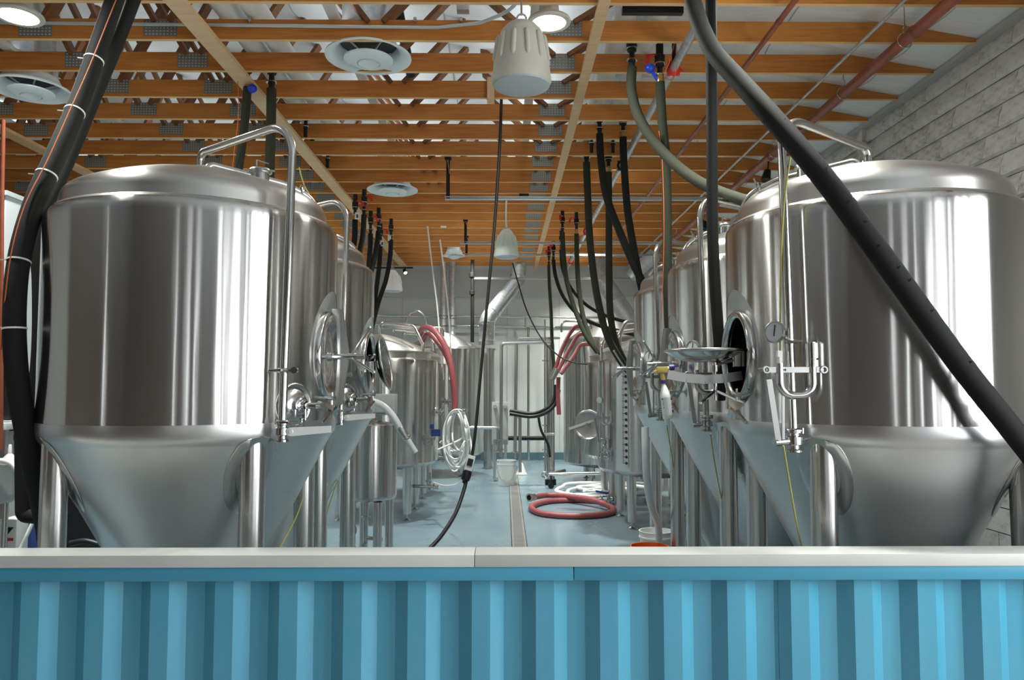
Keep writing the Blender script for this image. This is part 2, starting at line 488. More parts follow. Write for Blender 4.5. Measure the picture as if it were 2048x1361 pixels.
for pl_ in cm.polygons:
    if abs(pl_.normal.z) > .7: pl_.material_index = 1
pm = {x: mesh_of('nail_plate', plate_mb(x), M['plate'], 0) for x in NODES}
for me in pm.values():
    me.materials.append(M['spk'])
    for q in me.polygons:
        if q.index >= 6: q.material_index = 1
webs = []
for x in NODES:
    for dx in (-.75, .65):
        if x + dx < XL + .1: continue
        m_ = MB(); m_.bar((x + (.06 if dx > 0 else -.06), 0, CH * .85), (x + dx, 0, roof_z(x + dx) - ZC + .02), .036, .125, up=(0, 1, 0))
        if x < 1.5: webs.append(mesh_of('web_member', m_, M['web']))
for k in range(-4, 20):
    Y = YT0 + DT * k
    if k < 0: lab = 'wooden roof truss over the near tanks, %s ahead of the first one in view' % ordinal[-k - 1]
    else: lab = 'orange-brown wooden roof truss, %s back from the top edge of the photo' % ordinal[k]
    t = T('roof_truss', lab, 'truss', (0, Y, ZC), 'trusses across the ceiling')
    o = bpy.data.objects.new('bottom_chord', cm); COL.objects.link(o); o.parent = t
    for x in NODES:
        if (k > 12 and x < -3) or x == -1.05: continue
        o = bpy.data.objects.new('nail_plate', pm[x]); COL.objects.link(o); o.parent = t
        o.location = (random.uniform(-.015, .015), 0, random.uniform(-.012, .012))
        if k < 0: break
    if k < 9:
        for wm in webs:
            o = bpy.data.objects.new('web_member', wm); COL.objects.link(o); o.parent = t
for x, wd, lab in ((.72, .085, 'long pale timber brace running back right of the ceiling centre'), (-2.39, .15, 'wide pale timber brace running back above the left tanks'), (-5.5, .15, 'pale timber brace at the far left of the ceiling')):
    m_ = MB(); m_.box((x, 11.2, ZC - .019), (wd, 13.1, .036)); solo('ceiling_brace', m_, M['runner'], lab, 'timber', 'timber braces under the trusses')
m_ = MB(); m_.box((-.14, 7.14, ZC + .06), (.07, .03, .26)); solo('timber_block', m_, M['runner'], 'short pale timber block on the truss behind the big pendant speaker', 'timber')

for x, lab in ((-4.45, 'slim added uplight lying on the trusses at the far left'), (-1.40, 'slim added uplight lying on the trusses left of the aisle'), (.25, 'slim added uplight lying on the trusses over the aisle')):  # added strips throw light upward to brighten the ceiling
    t = T('added_light_strip', lab, 'lamp', (x, 10.8, ZC + .20))
    m_ = MB(); m_.box((0, 0, 0), (.07, 13.0, .02)); m_.box((-.04, 0, .012), (.01, 13.0, .04)); m_.box((.04, 0, .012), (.01, 13.0, .04)); part('housing', m_, M['white'], t, ang=0)
    l = bpy.data.lights.new('added_strip_light', 'AREA'); l.shape = 'RECTANGLE'; l.size = .06; l.size_y = 12.9; l.energy = ADDED_UPLIGHT; l.color = (.93, .98, 1.0)
    o = bpy.data.objects.new('added_strip_light', l); COL.objects.link(o); o.parent = t; o.location = (0, 0, .03); o.rotation_euler = (PI, 0, 0)
# ------------------------------------------------------------------ low partition with blue corrugated front
YP = 3.17
pr = T('corrugated_partition', 'low bar-side partition of blue corrugated metal with a pale flat cap', 'partition', (0, YP, 0))
def corr(x0, x1):
    per, fl, sl, d = .2655, .076, .0567, .042
    m_ = MB(); xs = []
    n0 = math.floor((x0 + .061) / per) - 1; x = -.061 + n0 * per
    while x < x1 + per:
        xs += [(x - fl, 0), (x, 0), (x + sl, d), (x + sl + fl, d)]; x += per
    pts = []
    for i in range(len(xs) - 1):
        (xa, ya), (xb, yb) = xs[i], xs[i + 1]
        if xb <= x0 or xa >= x1: continue
        if xa < x0: f_ = (x0 - xa) / (xb - xa); xa, ya = x0, ya + (yb - ya) * f_
        if xb > x1: f_ = (x1 - xa) / (xb - xa); xb, yb = x1, ya + (yb - ya) * f_
        if not pts: pts.append((xa, ya))
        pts.append((xb, yb))
    for i in range(len(pts) - 1):
        (xa, ya), (xb, yb) = pts[i], pts[i + 1]
        m_.add([(xa, ya, 0), (xb, yb, 0), (xb, yb, .985), (xa, ya, .985)], [(0, 1, 2, 3)])
    return m_
XS = at(1562, 1250, YP).x
part('corrugated_sheet', corr(-3.4, XS), M['blue_sheet'], pr, ang=20)
part('corrugated_sheet', corr(XS + .001, 3.4), M['blue_sheet'], pr, ang=20)
xa = at(1147, 1140, 3.15).x; xb = at(949, 1120, 3.13).x
for a, b_ in ((-3.4, xa - .002), (xa + .002, 3.4)):
    m_ = MB(); m_.box(((a + b_) / 2, -.018, .994), (b_ - a, .03, .058)); part('trim_strip', m_, M['blue_trim'], pr, bevel=.002)
for a, b_ in ((-3.4, xb - .0012), (xb + .0012, 3.4)):
    m_ = MB(); m_.box(((a + b_) / 2, .035, 1.047), (b_ - a, .152, .05)); part('cap', m_, M['cap'], pr, bevel=.003)
m_ = MB(); m_.box((0, .075, .51), (6.8, .05, 1.02)); part('backing_wall', m_, M['wallwhite'], pr)

# ------------------------------------------------------------------ floor drain
dr = T('floor_drain', 'narrow grey slotted trench drain running down the middle of the aisle', 'drain', (.16, 12.0, 0))
m_ = MB(); m_.box((0, 0, .003), (.175, 9.2, .006)); part('channel', m_, M['iron'], dr)
y = 7.6
gm = None
while y < 16.3:
    if gm is None:
        m_ = MB()
        for q in (-1, 1): m_.box((q * .068, 0, 0), (.022, .494, .008))
        for k in range(16): m_.box((0, -.235 + k * .0313, 0), (.12, .021, .008))
        gm = mesh_of('grate', m_, M['grate'], 0)
    o = bpy.data.objects.new('grate', gm); COL.objects.link(o); o.parent = dr; o.location = (0, y + .25 - 12.0, .009); y += .5
# ================================================================== FERMENTERS
R = .755; ZS = 1.49; ZM = 1.925
def cone_z(r): return ZS - (.735 - r) / .52
def arc(cx, cz, r, a0, a1, n):
    return [(cx + r * math.cos(math.radians(a0 + (a1 - a0) * k / n)), cz + r * math.sin(math.radians(a0 + (a1 - a0) * k / n))) for k in range(n + 1)]
def star(mb_, c, d, n=3, L=.17, a0=90, tilt=.25, r=.009):
    c = V(c); d = V(d).normalized(); m = frame(c, d)
    for k in range(n):
        a = math.radians(a0 + 360 * k / n)
        e = m @ V((L * math.cos(a), L * math.sin(a), L * tilt))
        mb_.cyl(c, e, r, r * .9, 10); mb_.ball(e, r * 1.35, 10)
def clamp(mb_, c, d, r, bolt=(1, 0, 0)):
    c = V(c); d = V(d).normalized(); b = V(bolt); b = (b - d * b.dot(d)).normalized()
    mb_.turn(c - d * .010, d, [(r * .9, 0), (r * 1.15, .002), (r * 1.3, .006), (r * 1.3, .014), (r * 1.15, .018), (r * .9, .02)], 20)
    mb_.cyl(c + b * r * 1.2 - b.cross(d) * .02, c + b * r * 1.2 + b.cross(d) * .045, .005, None, 8)
    e = c + b * r * 1.2 + b.cross(d) * .04
    mb_.bar(e - b * .02, e + b * .02, .012, .009, d)
    mb_.cyl(c - b * r * 1.25 - d * .012, c - b * r * 1.25 + d * .012, .008, None, 8)

def fermenter(s, opened, tilt, fit, label, loc, cones=True):
    t = T('fermenter', label, 'tank', loc)
    P = lambda az, r, z: V((s * r * math.cos(math.radians(az)), -r * math.sin(math.radians(az)), z))
    A = V((s, 0, 0))
    # jacket with a real manway hole
    prof = [(R, 1.58)] + [(R, 1.60 + k * .03) for k in range(34)] + [(R, 2.615)] + [(R - .004, 2.637), (R - .014, 2.652), (R - .03, 2.659), (.715, 2.660)]
    m_ = MB(); m_.lathe(prof, 168)
    def outl(y, z): return math.hypot(y / .285, (z - ZM) / (.365 if z > ZM else .295))
    ins = [v.x * s > .4 and outl(v.y, v.z) < 1 for v in m_.v]
    keep = [f_ for f_ in m_.f if not all(ins[q] for q in f_)]
    used = {q for f_ in keep for q in f_ if ins[q]}
    for q in used:
        v = m_.v[q]; e = outl(v.y, v.z); y, z = v.y / e, ZM + (v.z - ZM) / e
        m_.v[q] = V((s * math.sqrt(R * R - y * y), y, z))
    m_.f = keep; part('shell', m_, M['shell'], t, ang=40)
    m_ = MB(); m_.lathe([(R + .001, 1.583), (R + .002, 1.575), (R + .001, 1.535), (R - .006, 1.508), (.735, ZS), (.728, ZS - .012)], 128)
    part('lower_band', m_, M['cone'], t, ang=60)
    m_ = MB(); m_.lathe([(.733, ZS - .002), (.60, cone_z(.60)), (.45, cone_z(.45)), (.30, cone_z(.30)), (.12, cone_z(.12)), (.06, cone_z(.06)), (.05, .26), (.05, .19), (.065, .185), (.065, .165), (.0001, .165)], 128)
    part('cone', m_, M['cone'], t, ang=40)
    prof = [(.735, 2.655), (.722, 2.668), (.705, 2.672), (.695, 2.676), (.692, 2.70), (.689, 2.725)] + arc(.60, 2.722, .089, 4, 66, 8)
    x0, z0 = prof[-1]
    prof += [(x0 * (1 - k / 14), z0 + (2.958 - z0) * (1 - (1 - k / 14) ** 2)) for k in range(1, 14)] + [(.0001, 2.958)]
    m_ = MB(); m_.lathe(prof, 128); part('dome', m_, M['dome'], t, ang=60)
    m_ = MB(); m_.torus((0, 0, 2.667), (0, 0, 1), .708, .007, 128, 8); part('rim_weld', m_, M['steel'], t, ang=80)
    # legs, mitred to the cone, each with a round weld pad
    for az in (45, 135, 225, 315):
        c = P(az, .68, 0); m_ = MB(); rl = .061; n = 28
        def top(q):
            r = min(math.hypot(q.x, q.y), .752); return (cone_z(r) if r < .735 else ZS + .03) + .012
        for k in range(n):
            a0, a1 = 2 * PI * k / n, 2 * PI * (k + 1) / n
            q0 = c + V((rl * math.cos(a0), rl * math.sin(a0), 0)); q1 = c + V((rl * math.cos(a1), rl * math.sin(a1), 0))
            m_.add([(q0.x, q0.y, .07), (q1.x, q1.y, .07), (q1.x, q1.y, top(q1)), (q0.x, q0.y, top(q0))], [(0, 1, 2, 3)])
        leg = part('leg', m_, M['legsteel'], t, ang=60)
        m_ = MB(); m_.turn(c, (0, 0, 1), [(.0001, .0), (.055, 0), (.055, .012), (.022, .02), (.022, .08), (.061, .085), (.061, .07)], 20)
        part('foot', m_, M['steel'], leg)
        m_ = MB(); n = 40
        rings = [.058, .064, .106, .109, .105]
        for i in range(len(rings) - 1):
            for k in range(n):
                q = []
                for (ri, kk) in ((i, k), (i, k + 1), (i + 1, k + 1), (i + 1, k)):
                    a = 2 * PI * kk / n; g = rings[ri]
                    er = V((math.cos(math.radians(0)), 0, 0))
                    # pad lies in the cone surface: stretched along the slope
                    rad_dir = c.normalized(); tan_dir = V((-rad_dir.y, rad_dir.x, 0))
                    rr = .655 + g * math.cos(a) * (1.0 if True else 1)
                    lateral = g * math.sin(a) * 1.15
                    base = rad_dir * rr + tan_dir * lateral
                    rho = math.hypot(base.x, base.y)
                    z = cone_z(rho) if rho < .737 else ZS + (rho - .737) * 1.2
                    if rho > .752: base = base * (.752 / rho)
                    off = (.001, .0045, .0045, .002, -.006)[ri]
                    nrm = (base.normalized() * .887 + V((0, 0, -.46)))
                    q.append(V((base.x, base.y, z)) + nrm * off)
                m_.add(q, [(0, 1, 2, 3)])
        part('weld_pad', m_, M['steel'], leg, ang=40)
    # manway: flared skirt on the shell, ring, neck
    mw = MB(); n = 64
    def skirt2(f_, k):
        a = 2 * PI * k / n; ca, sa = math.cos(a), math.sin(a)
        y0, z0 = .287 * ca, (.368 if sa > 0 else .297) * sa
        x0 = math.sqrt(R * R - y0 * y0) - .001
        y1, z1, x1 = .243 * ca, .243 * sa, R - .045
        return V((s * (x0 + (x1 - x0) * f_), y0 + (y1 - y0) * f_, ZM + z0 + (z1 - z0) * f_))
    vs = [skirt2(i / 4, k) for i in range(5) for k in range(n)]
    fs = [(i * n + k, i * n + (k + 1) % n, (i + 1) * n + (k + 1) % n, (i + 1) * n + k) for i in range(4) for k in range(n)]
    mw.add(vs, fs)
    collar = part('manway_collar', mw, M['cone'], t, ang=70)
    m_ = MB(); m_.lathe([(.246, R - .05), (.252, R - .04), (.254, R - .028), (.250, R - .012), (.240, R - .004), (.220, R - .004), (.208, R - .014), (.205, R - .03), (.206, R - .045), (.212, R - .05), (.24, R - .055)], 72, frame(V((0, 0, ZM)), A))
    part('manway_ring', m_, M['mirror'], collar, ang=60)
    m_ = MB()
    for q in (-1, 1):
        p0 = V((s * (R + .012), 0, ZM - .285)); p1 = V((s * (R - .02), q * .16, ZM - .36))
        m_.bar(p0, p1, .012, .028, (s * .8, 0, .6))
    part('drip_lip', m_, M['mirror'], collar)
    # door
    yoke_out = [(R - .005, .268), (R + .052, .268), (R + .088, .035), (R + .088, -.035), (R + .052, -.268), (R - .005, -.268), (R - .005, -.25), (R + .018, -.22), (R + .03, 0), (R + .018, .22), (R - .005, .25)]
    dish = [(.0001, .045), (.05, .047), (.10, .054), (.13, .062), (.15, .060), (.17, .069), (.19, .084), (.205, .097), (.222, .1), (.235, .098), (.238, .091), (.235, .086)]
    if not opened:
        d = MB(); d.lathe([(r, R - .075 + z * .7) for r, z in dish], 64, frame(V((0, 0, ZM)), A))
        door = part('manway_door', d, M['mirror'], t, ang=50)
        y_ = MB(); mm = Matrix(((s, 0, 0, 0), (0, 1, 0, 0), (0, 0, 1, ZM), (0, 0, 0, 1)))
        y_.prism(yoke_out, .03, mm); part('yoke', y_, M['satin'], door, bevel=.002)
        h = MB(); h.cyl((s * (R - .05), 0, ZM), (s * (R + .175), 0, ZM), .013); h.cyl((s * (R - .03), 0, ZM), (s * (R - .005), 0, ZM), .024); h.cyl((s * (R + .0), 0, ZM), (s * (R + .135), 0, ZM), .021)
        star(h, (s * (R + .10), 0, ZM), A, 3, .165, 90, .62)
        part('star_handle', h, M['mirror'], door)
    else:
        # lid swung out on its side arm, lying flat or tilted, spindle and star handle below
        m0 = Matrix.Translation(V((s * (.93 if tilt == 0 else .845), -.05, 1.93))) @ Matrix.Rotation(s * tilt, 4, 'Y')
        d = MB(); d.lathe([(r, z - .04) for r, z in [(.0001, .0), (.05, .001), (.10, .006), (.14, .018), (.17, .032), (.19, .045), (.205, .055), (.2, .062), (.185, .056), (.15, .03), (.08, .014), (.0001, .010)]], 64, m0)
        door = part('manway_door', d, M['mirror'], t, ang=50)
        m_ = MB(); m_.torus(m0 @ V((0, 0, .022)), m0.to_3x3() @ V((0, 0, 1)), .203, .009, 64, 8); part('gasket_rim', m_, M['steel'], door, ang=80)
        y_ = MB(); pts = [(-.20, -.085), (-.10, -.104), (0, -.112), (.10, -.106), (.20, -.09)]
        for i in range(4):
            a, b_ = pts[i], pts[i + 1]
            y_.bar(m0 @ V((-s * a[0], -.02, a[1] - .02)), m0 @ V((-s * b_[0], -.02, b_[1] - .02)), .012, .048, m0.to_3x3() @ V((0, 0, 1)))
        part('yoke', y_, M['satin'], door)
        h = MB(); up = m0.to_3x3() @ V((0, 0, 1)); c0 = m0 @ V((-s * .06, 0, 0))
        h.cyl(c0 - up * .04, c0 - up * .245, .013); h.cyl(c0 - up * .055, c0 - up * .09, .03); h.cyl(c0 - up * .105, c0 - up * .17, .021)
        star(h, c0 - up * .19, -up, 3, .15, 15 if s < 0 else 195, .45)
        part('star_handle', h, M['mirror'], door)
        b = MB(); p0 = m0 @ V((-s * .08, 0, -.05)); p1 = V((s * (R + .005), -.10, ZM - .02))
        b.bar(p0, p1, .022, .014); b.box(p1, (.05, .02, .08)); b.box(p1 + V((s * .012, -.03, 0)), (.03, .012, .075)); b.box(p1 + V((-s * .012, -.03, 0)), (.012, .05, .075))
        part('hinge', b, M['mirror'], door)
    # top: CIP arms
    rp = .0205
    top = P(75, .07, 2.95)
    e1 = P(38, .84, 3.10); e2 = P(40, .835, 1.60 if fit == 'left' else 1.555)
    pth = fillet([top, top + V((0, 0, .11)), e1 + V((0, 0, -.02)), e2], [.05, .17], 9)
    m_ = MB(); m_.tube(pth, rp, 16); pf = part('cip_pipe', m_, M['pipe_steel'], t, ang=60)
    m_ = MB(); clamp(m_, top + V((0, 0, .025)), (0, 0, 1), .026, (1, .4, 0)); m_.turn(top - V((0, 0, .015)), (0, 0, 1), [(.034, 0), (.034, .03), (.03, .034)], 20)
    m_.cyl(top + V((-.05, 0, .012)), top + V((.06, 0, .012)), .006); m_.bar(top + V((.06, -.02, .012)), top + V((.06, .02, .012)), .008, .02)
    part('pipe_clamp', m_, M['mirror'], pf)
    tb = P(-60, .10, 2.945); tb.x -= s * .06
    g1 = P(-40, .70, 2.92); g2 = P(-42, .835, 2.78); g3 = P(-42, .835, 1.62)
    pth = fillet([tb, tb + V((0, 0, .10)), P(-40, .50, 2.985), g1, g3], [.06, .3, .22], 9)
    m_ = MB(); m_.tube(pth, rp, 16); pb = part('cip_pipe', m_, M['pipe_steel'], t, ang=60)
    m_ = MB(); clamp(m_, tb + V((0, 0, .03)), (0, 0, 1), .027, (-1, .3, 0)); m_.turn(tb - V((0, 0, .015)), (0, 0, 1), [(.036, 0), (.036, .03), (.03, .034)], 20)
    part('pipe_clamp', m_, M['mirror'], pb); m_ = MB()
    cpt = P(-40, .60, 2.965); clamp(m_, cpt, P(-40, 1, -.35), .026, (0, 0, 1))
    part('pipe_clamp', m_, M['mirror'], pb)
    # pressure relief nozzle on the dome
    tn = P(0, .33, 2.89)
    m_ = MB(); m_.turn(tn, (0, 0, 1), [(.05, -.03), (.05, .07), (.06, .074), (.062, .082), (.06, .09), (.055, .098), (.0001, .1)], 24)
    nz = part('top_nozzle', m_, M['steel'], t)
    m_ = MB(); clamp(m_, tn + V((0, 0, .082)), (0, 0, 1), .05, (s, .3, 0)); m_.cyl(tn + V((-.02, 0, .1)), tn + V((-.02, 0, .15)), .006); m_.bar(tn + V((-.02, 0, .15)), tn + V((.03, .05, .145)), .012, .004)
    part('nozzle_clamp', m_, M['mirror'], nz)
    # yellow rinse line is modelled apart; lower fittings
    if fit == 'left':
        m_ = MB(); c = e2 + V((0, 0, .24)); clamp(m_, c, (0, 0, 1), .022, P(40, 1, 0)); m_.cyl(c, P(42, R - .01, c.z), .008); m_.bar(c + V((0, 0, .0)), c + V((.06 * s, -.02, 0)), .02, .02); m_.cyl(c + V((.06 * s, -.035, 0)), c + V((.06 * s, -.005, 0)), .016, None, 14)
        part('pipe_bracket', m_, M['mirror'], t)
        v = e2
        m_ = MB(); m_.turn(v + V((0, 0, -.105)), (0, 0, 1), [(.0001, 0), (.03, 0), (.03, .01), (.022, .014), (.022, .03), (.034, .034), (.034, .066), (.026, .07), (.026, .08), (.031, .084), (.031, .1), (.022, .105)], 24)
        clamp(m_, v + V((0, 0, -.01)), (0, 0, 1), .026, P(10, 1, 0)); m_.cyl(v + V((s * .03, -.01, -.055)), v + V((s * .055, -.012, -.055)), .014, None, 14)
        clamp(m_, v + V((s * .085, .02, -.01)), (s, 0, 0), .012, (0, 0, 1))
        vb = part('butterfly_valve', m_, M['mirror'], t)
        m_ = MB(); mm = Matrix.Translation(v + V((s * .05, -.022, -.055)))
        pl = [(-.018, -.018), (.0, -.022), (.19, -.004), (.19, .028), (0, .02), (-.018, .016), (-.026, 0)]
        m_.prism([(s * x, z) for x, z in pl], .006, mm); m_.cyl(v + V((s * .05, -.035, -.055)), v + V((s * .05, -.012, -.055)), .009, None, 12)
        part('valve_handle', m_, M['white'], vb, label='pale flat lever handle')
        # dished racking port
        n_ = P(30, 1, 0); c = P(30, R, 1.665)
        m_ = MB(); m_.turn(c, n_, [(.118, -.012), (.112, .004), (.104, .006), (.098, .002), (.088, -.004), (.075, .012), (.05, .022), (.03, .026), (.0001, .027)], 40)
        dp = part('port_dish', m_, M['steel'], t, ang=70)
        m_ = MB(); m_.turn(c, n_, [(.03, .02), (.026, .04), (.036, .046), (.036, .058), (.026, .064), (.022, .08)], 20); clamp(m_, c + n_ * .052, n_, .032, (0, 0, -1))
        m_.cyl(c + n_ * .07, c + n_ * .17, .017); m_.cyl(c + n_ * .165, c + n_ * .19, .026, .02); m_.cyl(c + n_ * .07, c + n_ * .07 + V((0, 0, -.07)), .008)
        part('racking_arm', m_, M['mirror'], dp)
    else:
        v = e2
        m_ = MB(); m_.turn(v + V((0, 0, -.10)), (0, 0, 1), [(.0001, 0), (.038, 0), (.038, .008), (.027, .014), (.027, .03), (.042, .036), (.042, .07), (.03, .076), (.03, .086), (.038, .09), (.038, .1), (.022, .106)], 24)
        clamp(m_, v + V((0, 0, .0)), (0, 0, 1), .032, P(-40, 1, 0)); m_.cyl(v + V((s * .03, -.01, -.05)), v + V((s * .10, -.025, -.055)), .02, None, 16)
        vb = part('butterfly_valve', m_, M['mirror'], t)
        m_ = MB(); m_.bar(v + V((s * .085, -.035, -.05)), v + V((s * .125, -.04, .24)), .026, .008, (0, 1, 0)); m_.bar(v + V((s * .06, -.03, -.04)), v + V((s * .055, -.03, .22)), .012, .008, (0, 1, 0))
        part('valve_handle', m_, M['satin'], vb)
        # horizontal bracket holding the pipe and the U-tube
        zb = v.z + .285
        m_ = MB(); cx = v + V((0, -.03, 0)); m_.box((cx.x, cx.y, zb), (.27, .012, .026))
        for q in (-1, 1):
            m_.cyl((cx.x + q * .135, cx.y, zb), (cx.x + q * .135, cx.y + .09, zb), .011, None, 12); m_.torus((cx.x + q * .135, cx.y - .01, zb), (0, 1, 0), .014, .006, 16, 6)
        clamp(m_, (v.x, v.y, zb), (0, 0, 1), .022, (0, -1, 0)); clamp(m_, (v.x, v.y, zb + .135), (0, 0, 1), .022, (1, -.3, 0))
        part('pipe_bracket', m_, M['satin'], t)
        m_ = MB(); u0 = V((v.x + .085, v.y - .03, zb + .13)); u1 = V((v.x + .085, v.y - .03, zb - .12)); u2 = V((v.x - .07, v.y - .03, zb - .12)); u3 = V((v.x - .07, v.y - .03, zb + .03))
        m_.tube(fillet([u0, u1, u2, u3], [.06, .06], 8), .019, 16); m_.cyl(u0 - V((0, 0, .005)), u0 - V((0, 0, .115)), .031, None, 20)
        ut = part('relief_tube', m_, M['mirror'], t)
        m_ = MB()
        for dx in (-.015, .012): m_.cyl((u0.x + dx, u0.y - .027, u0.z - .08), (u0.x + dx, u0.y - .033, u0.z - .08), .005, None, 10)
        part('vent_hole', m_, M['dark'], ut)
        m_ = MB(); m_.cyl(u3, u3 + V((0, 0, .03)), .012, None, 10); m_.box(u3 + V((0, 0, .045)), (.022, .022, .03)); part('tube_cap', m_, M['white'], ut)
        g = V((v.x + s * .075, v.y - .03, zb + .175)); gd = V((s * .80, -.58, .06)).normalized()
        m_ = MB(); m_.turn(g - gd * .03, gd, [(.0001, 0), (.03, 0), (.034, .006), (.034, .036), (.05, .04), (.053, .05), (.053, .062), (.047, .064)], 32)
        m_.cyl(g, (v.x, v.y, zb + .135), .009, None, 10); pg = part('pressure_gauge', m_, M['steel'], t)
        m_ = MB(); m_.turn(g + gd * .028, gd, [(.0001, .003), (.047, .003), (.047, 0)], 32); part('dial', m_, M['gauge'], pg)
        m_ = MB(); m_.bar(g + gd * .033 - V((0, 0, .02)), g + gd * .033 + V((s * -.004, -.006, .034)), .005, .002, gd); part('needle', m_, M['rubber'], pg)
    # small sampling cock seen low on the jacket by the lip
    c = P(14, R, 1.70 if fit == 'left' else 1.72); n_ = P(14, 1, 0)
    m_ = MB(); m_.cyl(c - n_ * .01, c + n_ * .07, .008); m_.cyl(c + n_ * .05, c + n_ * .085, .014); m_.cyl(c + n_ * .07 + V((0, 0, -.035)), c + n_ * .07 + V((0, 0, .03)), .006)
    part('sample_cock', m_, M['mirror'], t)
    return t

LX, LY = -1.715, 4.19
RX, RY = 2.0, 4.08
fermenter(1, False, 0, 'left', 'front left conical steel fermenter with closed round side door', (LX, LY, 0))
fermenter(1, True, 1.38, 'left', 'second left conical steel fermenter with open dark side door, behind the front one', (-1.77, 5.735, 0))
fr = fermenter(-1, True, 0.0, 'right', 'front right conical steel fermenter with its round lid swung open', (RX, RY, 0))
f2 = fermenter(-1, False, 0, 'right', 'middle conical steel fermenter of the right row, closed round door', (RX, 5.615, 0))
dup(f2, (RX, 7.15, 0), 'farthest conical steel fermenter of the right row, partly hidden behind the middle one')
# ================================================================== BRITE TANKS, KETTLES AND FLOOR ITEMS FURTHER BACK
def legs(t, n, rad, r, z0, z1, a0=45, foot=True):
    for k in range(n):
        a = math.radians(a0 + 360 * k / n); c = V((rad * math.cos(a), rad * math.sin(a), 0))
        m_ = MB(); m_.cyl(c + V((0, 0, z0 if foot else .0)), c + V((0, 0, z1)), r, None, 20)
        lg = part('leg', m_, M['legsteel'], t, ang=50)
        if foot:
            m_ = MB(); m_.turn(c, (0, 0, 1), [(.0001, 0), (r * 1.05, 0), (r * 1.05, .012), (.02, .03), (.016, .035), (.016, z0 + .005)], 16)
            part('foot', m_, M['steel'], lg)
def vessel(name, label, loc, r, z0, z1, dome, neck=.88, bottom=.10, shoulder=.04, seg=96, nleg=4, rleg=.058, leg0=.09, legrad=.78, cat='tank', flat=False):
    t = T(name, label, cat, loc)
    m_ = MB(); m_.lathe([(.0001, z0 - bottom), (r * .4, z0 - bottom * .9), (r * .75, z0 - bottom * .5), (r * .94, z0 - .02), (r, z0 + .03)] + [(r, z0 + .06 + k * (z1 - z0 - .1) / 8) for k in range(9)] + [(r - shoulder * .3, z1 - .012), (r - shoulder, z1)], seg)
    part('shell', m_, M['shell'], t, ang=40)
    m_ = MB(); rn = r * neck
    pr_ = [(r - shoulder - .002, z1 - .002), (rn + .004, z1 + .008)]
    if not flat: pr_ += [(rn, z1 + .02), (rn, z1 + .085), (rn + .012, z1 + .09), (rn + .012, z1 + .105), (rn, z1 + .11)]
    zz = pr_[-1][1]
    pr_ += [(rn * (1 - k / 10), zz + (dome - (zz - z1)) * (1 - (1 - k / 10) ** (1.6 if flat else 1.5))) for k in range(1, 10)] + [(.0001, z1 + dome)]
    m_.lathe(pr_, seg); part('dome', m_, M['dome'], t, ang=50)
    if nleg: legs(t, nleg, r * legrad, rleg, leg0, z0 + .0, 45)
    return t
def cock(t, c, n_, name='valve'):
    m_ = MB(); c = V(c); n_ = V(n_).normalized()
    m_.turn(c, n_, [(.085, -.02), (.08, .004), (.06, .008), (.04, .0), (.02, .01)], 24); m_.cyl(c, c + n_ * .12, .018); clamp(m_, c + n_ * .05, n_, .024, (0, 0, 1)); clamp(m_, c + n_ * .10, n_, .024, (0, 0, -1))
    m_.cyl(c + n_ * .08, c + n_ * .08 + V((0, 0, -.09)), .014)
    return part(name, m_, M['mirror'], t)

# --- left row
b1 = vessel('brite_tank', 'nearest short-legged steel tank of the left row, behind the fermenters', (-1.72, 10.35, 0), .80, .72, 2.11, .36)
cock(b1, (.795 * math.cos(-.5), .795 * math.sin(-.5), 1.06), (math.cos(-.5), math.sin(-.5), 0))
cock(b1, (.795 * math.cos(-.15), .795 * math.sin(-.15), 1.40), (math.cos(-.15), math.sin(-.15), 0))
m_ = MB(); m_.bar((.72, -.25, .60), (.72, -.25, .36), .03, .03); m_.cyl((.5, -.3, .43), (.86, -.42, .43), .022); clamp(m_, (.78, -.39, .43), (.36, -.12, 0), .03, (0, 0, 1)); m_.cyl((.70, -.37, .36), (.70, -.37, .52), .018); clamp(m_, (.70, -.37, .50), (0, 0, 1), .03, (1, 0, 0))
part('drain_manifold', m_, M['mirror'], b1)
b2 = vessel('brite_tank', 'second short-legged steel tank of the left row, half hidden by the nearest', (-1.72, 12.2, 0), .80, .72, 2.11, .36)
cock(b2, (.8 * math.cos(-.35), .8 * math.sin(-.35), 1.5), (math.cos(-.35), math.sin(-.35), 0))
cock(b2, (.8 * math.cos(-.45), .8 * math.sin(-.45), .82), (math.cos(-.45), math.sin(-.45), -.4))
k1 = vessel('brew_kettle', 'broad steel kettle with a domed lid at the far left under two flue pipes', (-1.25, 15.0, 0), .83, .42, 2.50, .32, neck=.86, shoulder=.10, flat=True, nleg=4, legrad=.7)
cock(k1, (.83 * math.cos(-1.0), .83 * math.sin(-1.0), 1.28), (math.cos(-1.0), math.sin(-1.0), 0))
for px, lab in ((886, 'left steel flue pipe rising from the far kettle to the ceiling'), (904, 'right steel flue pipe rising from the far kettle to the ceiling')):
    p0 = at(px, 690, 17.3); t = T('flue_pipe', lab, 'pipe', p0)
    m_ = MB(); m_.tube(fillet([V((p0.x, p0.y, ZC + .1)), V((p0.x, p0.y, 2.83)), V((p0.x * .93, 15.4, 2.68))], .2, 6), .075, 24); part('tube', m_, M['galv'], t, w=True, ang=60)
    for q in (.42, .60, .66):
        m_ = MB(); m_.turn(p0 + V((0, 0, q)), (0, 0, 1), [(.075, 0), (.088, .005), (.088, .025), (.075, .03)], 24); part('clamp_band', m_, M['mirror'], t, w=True)
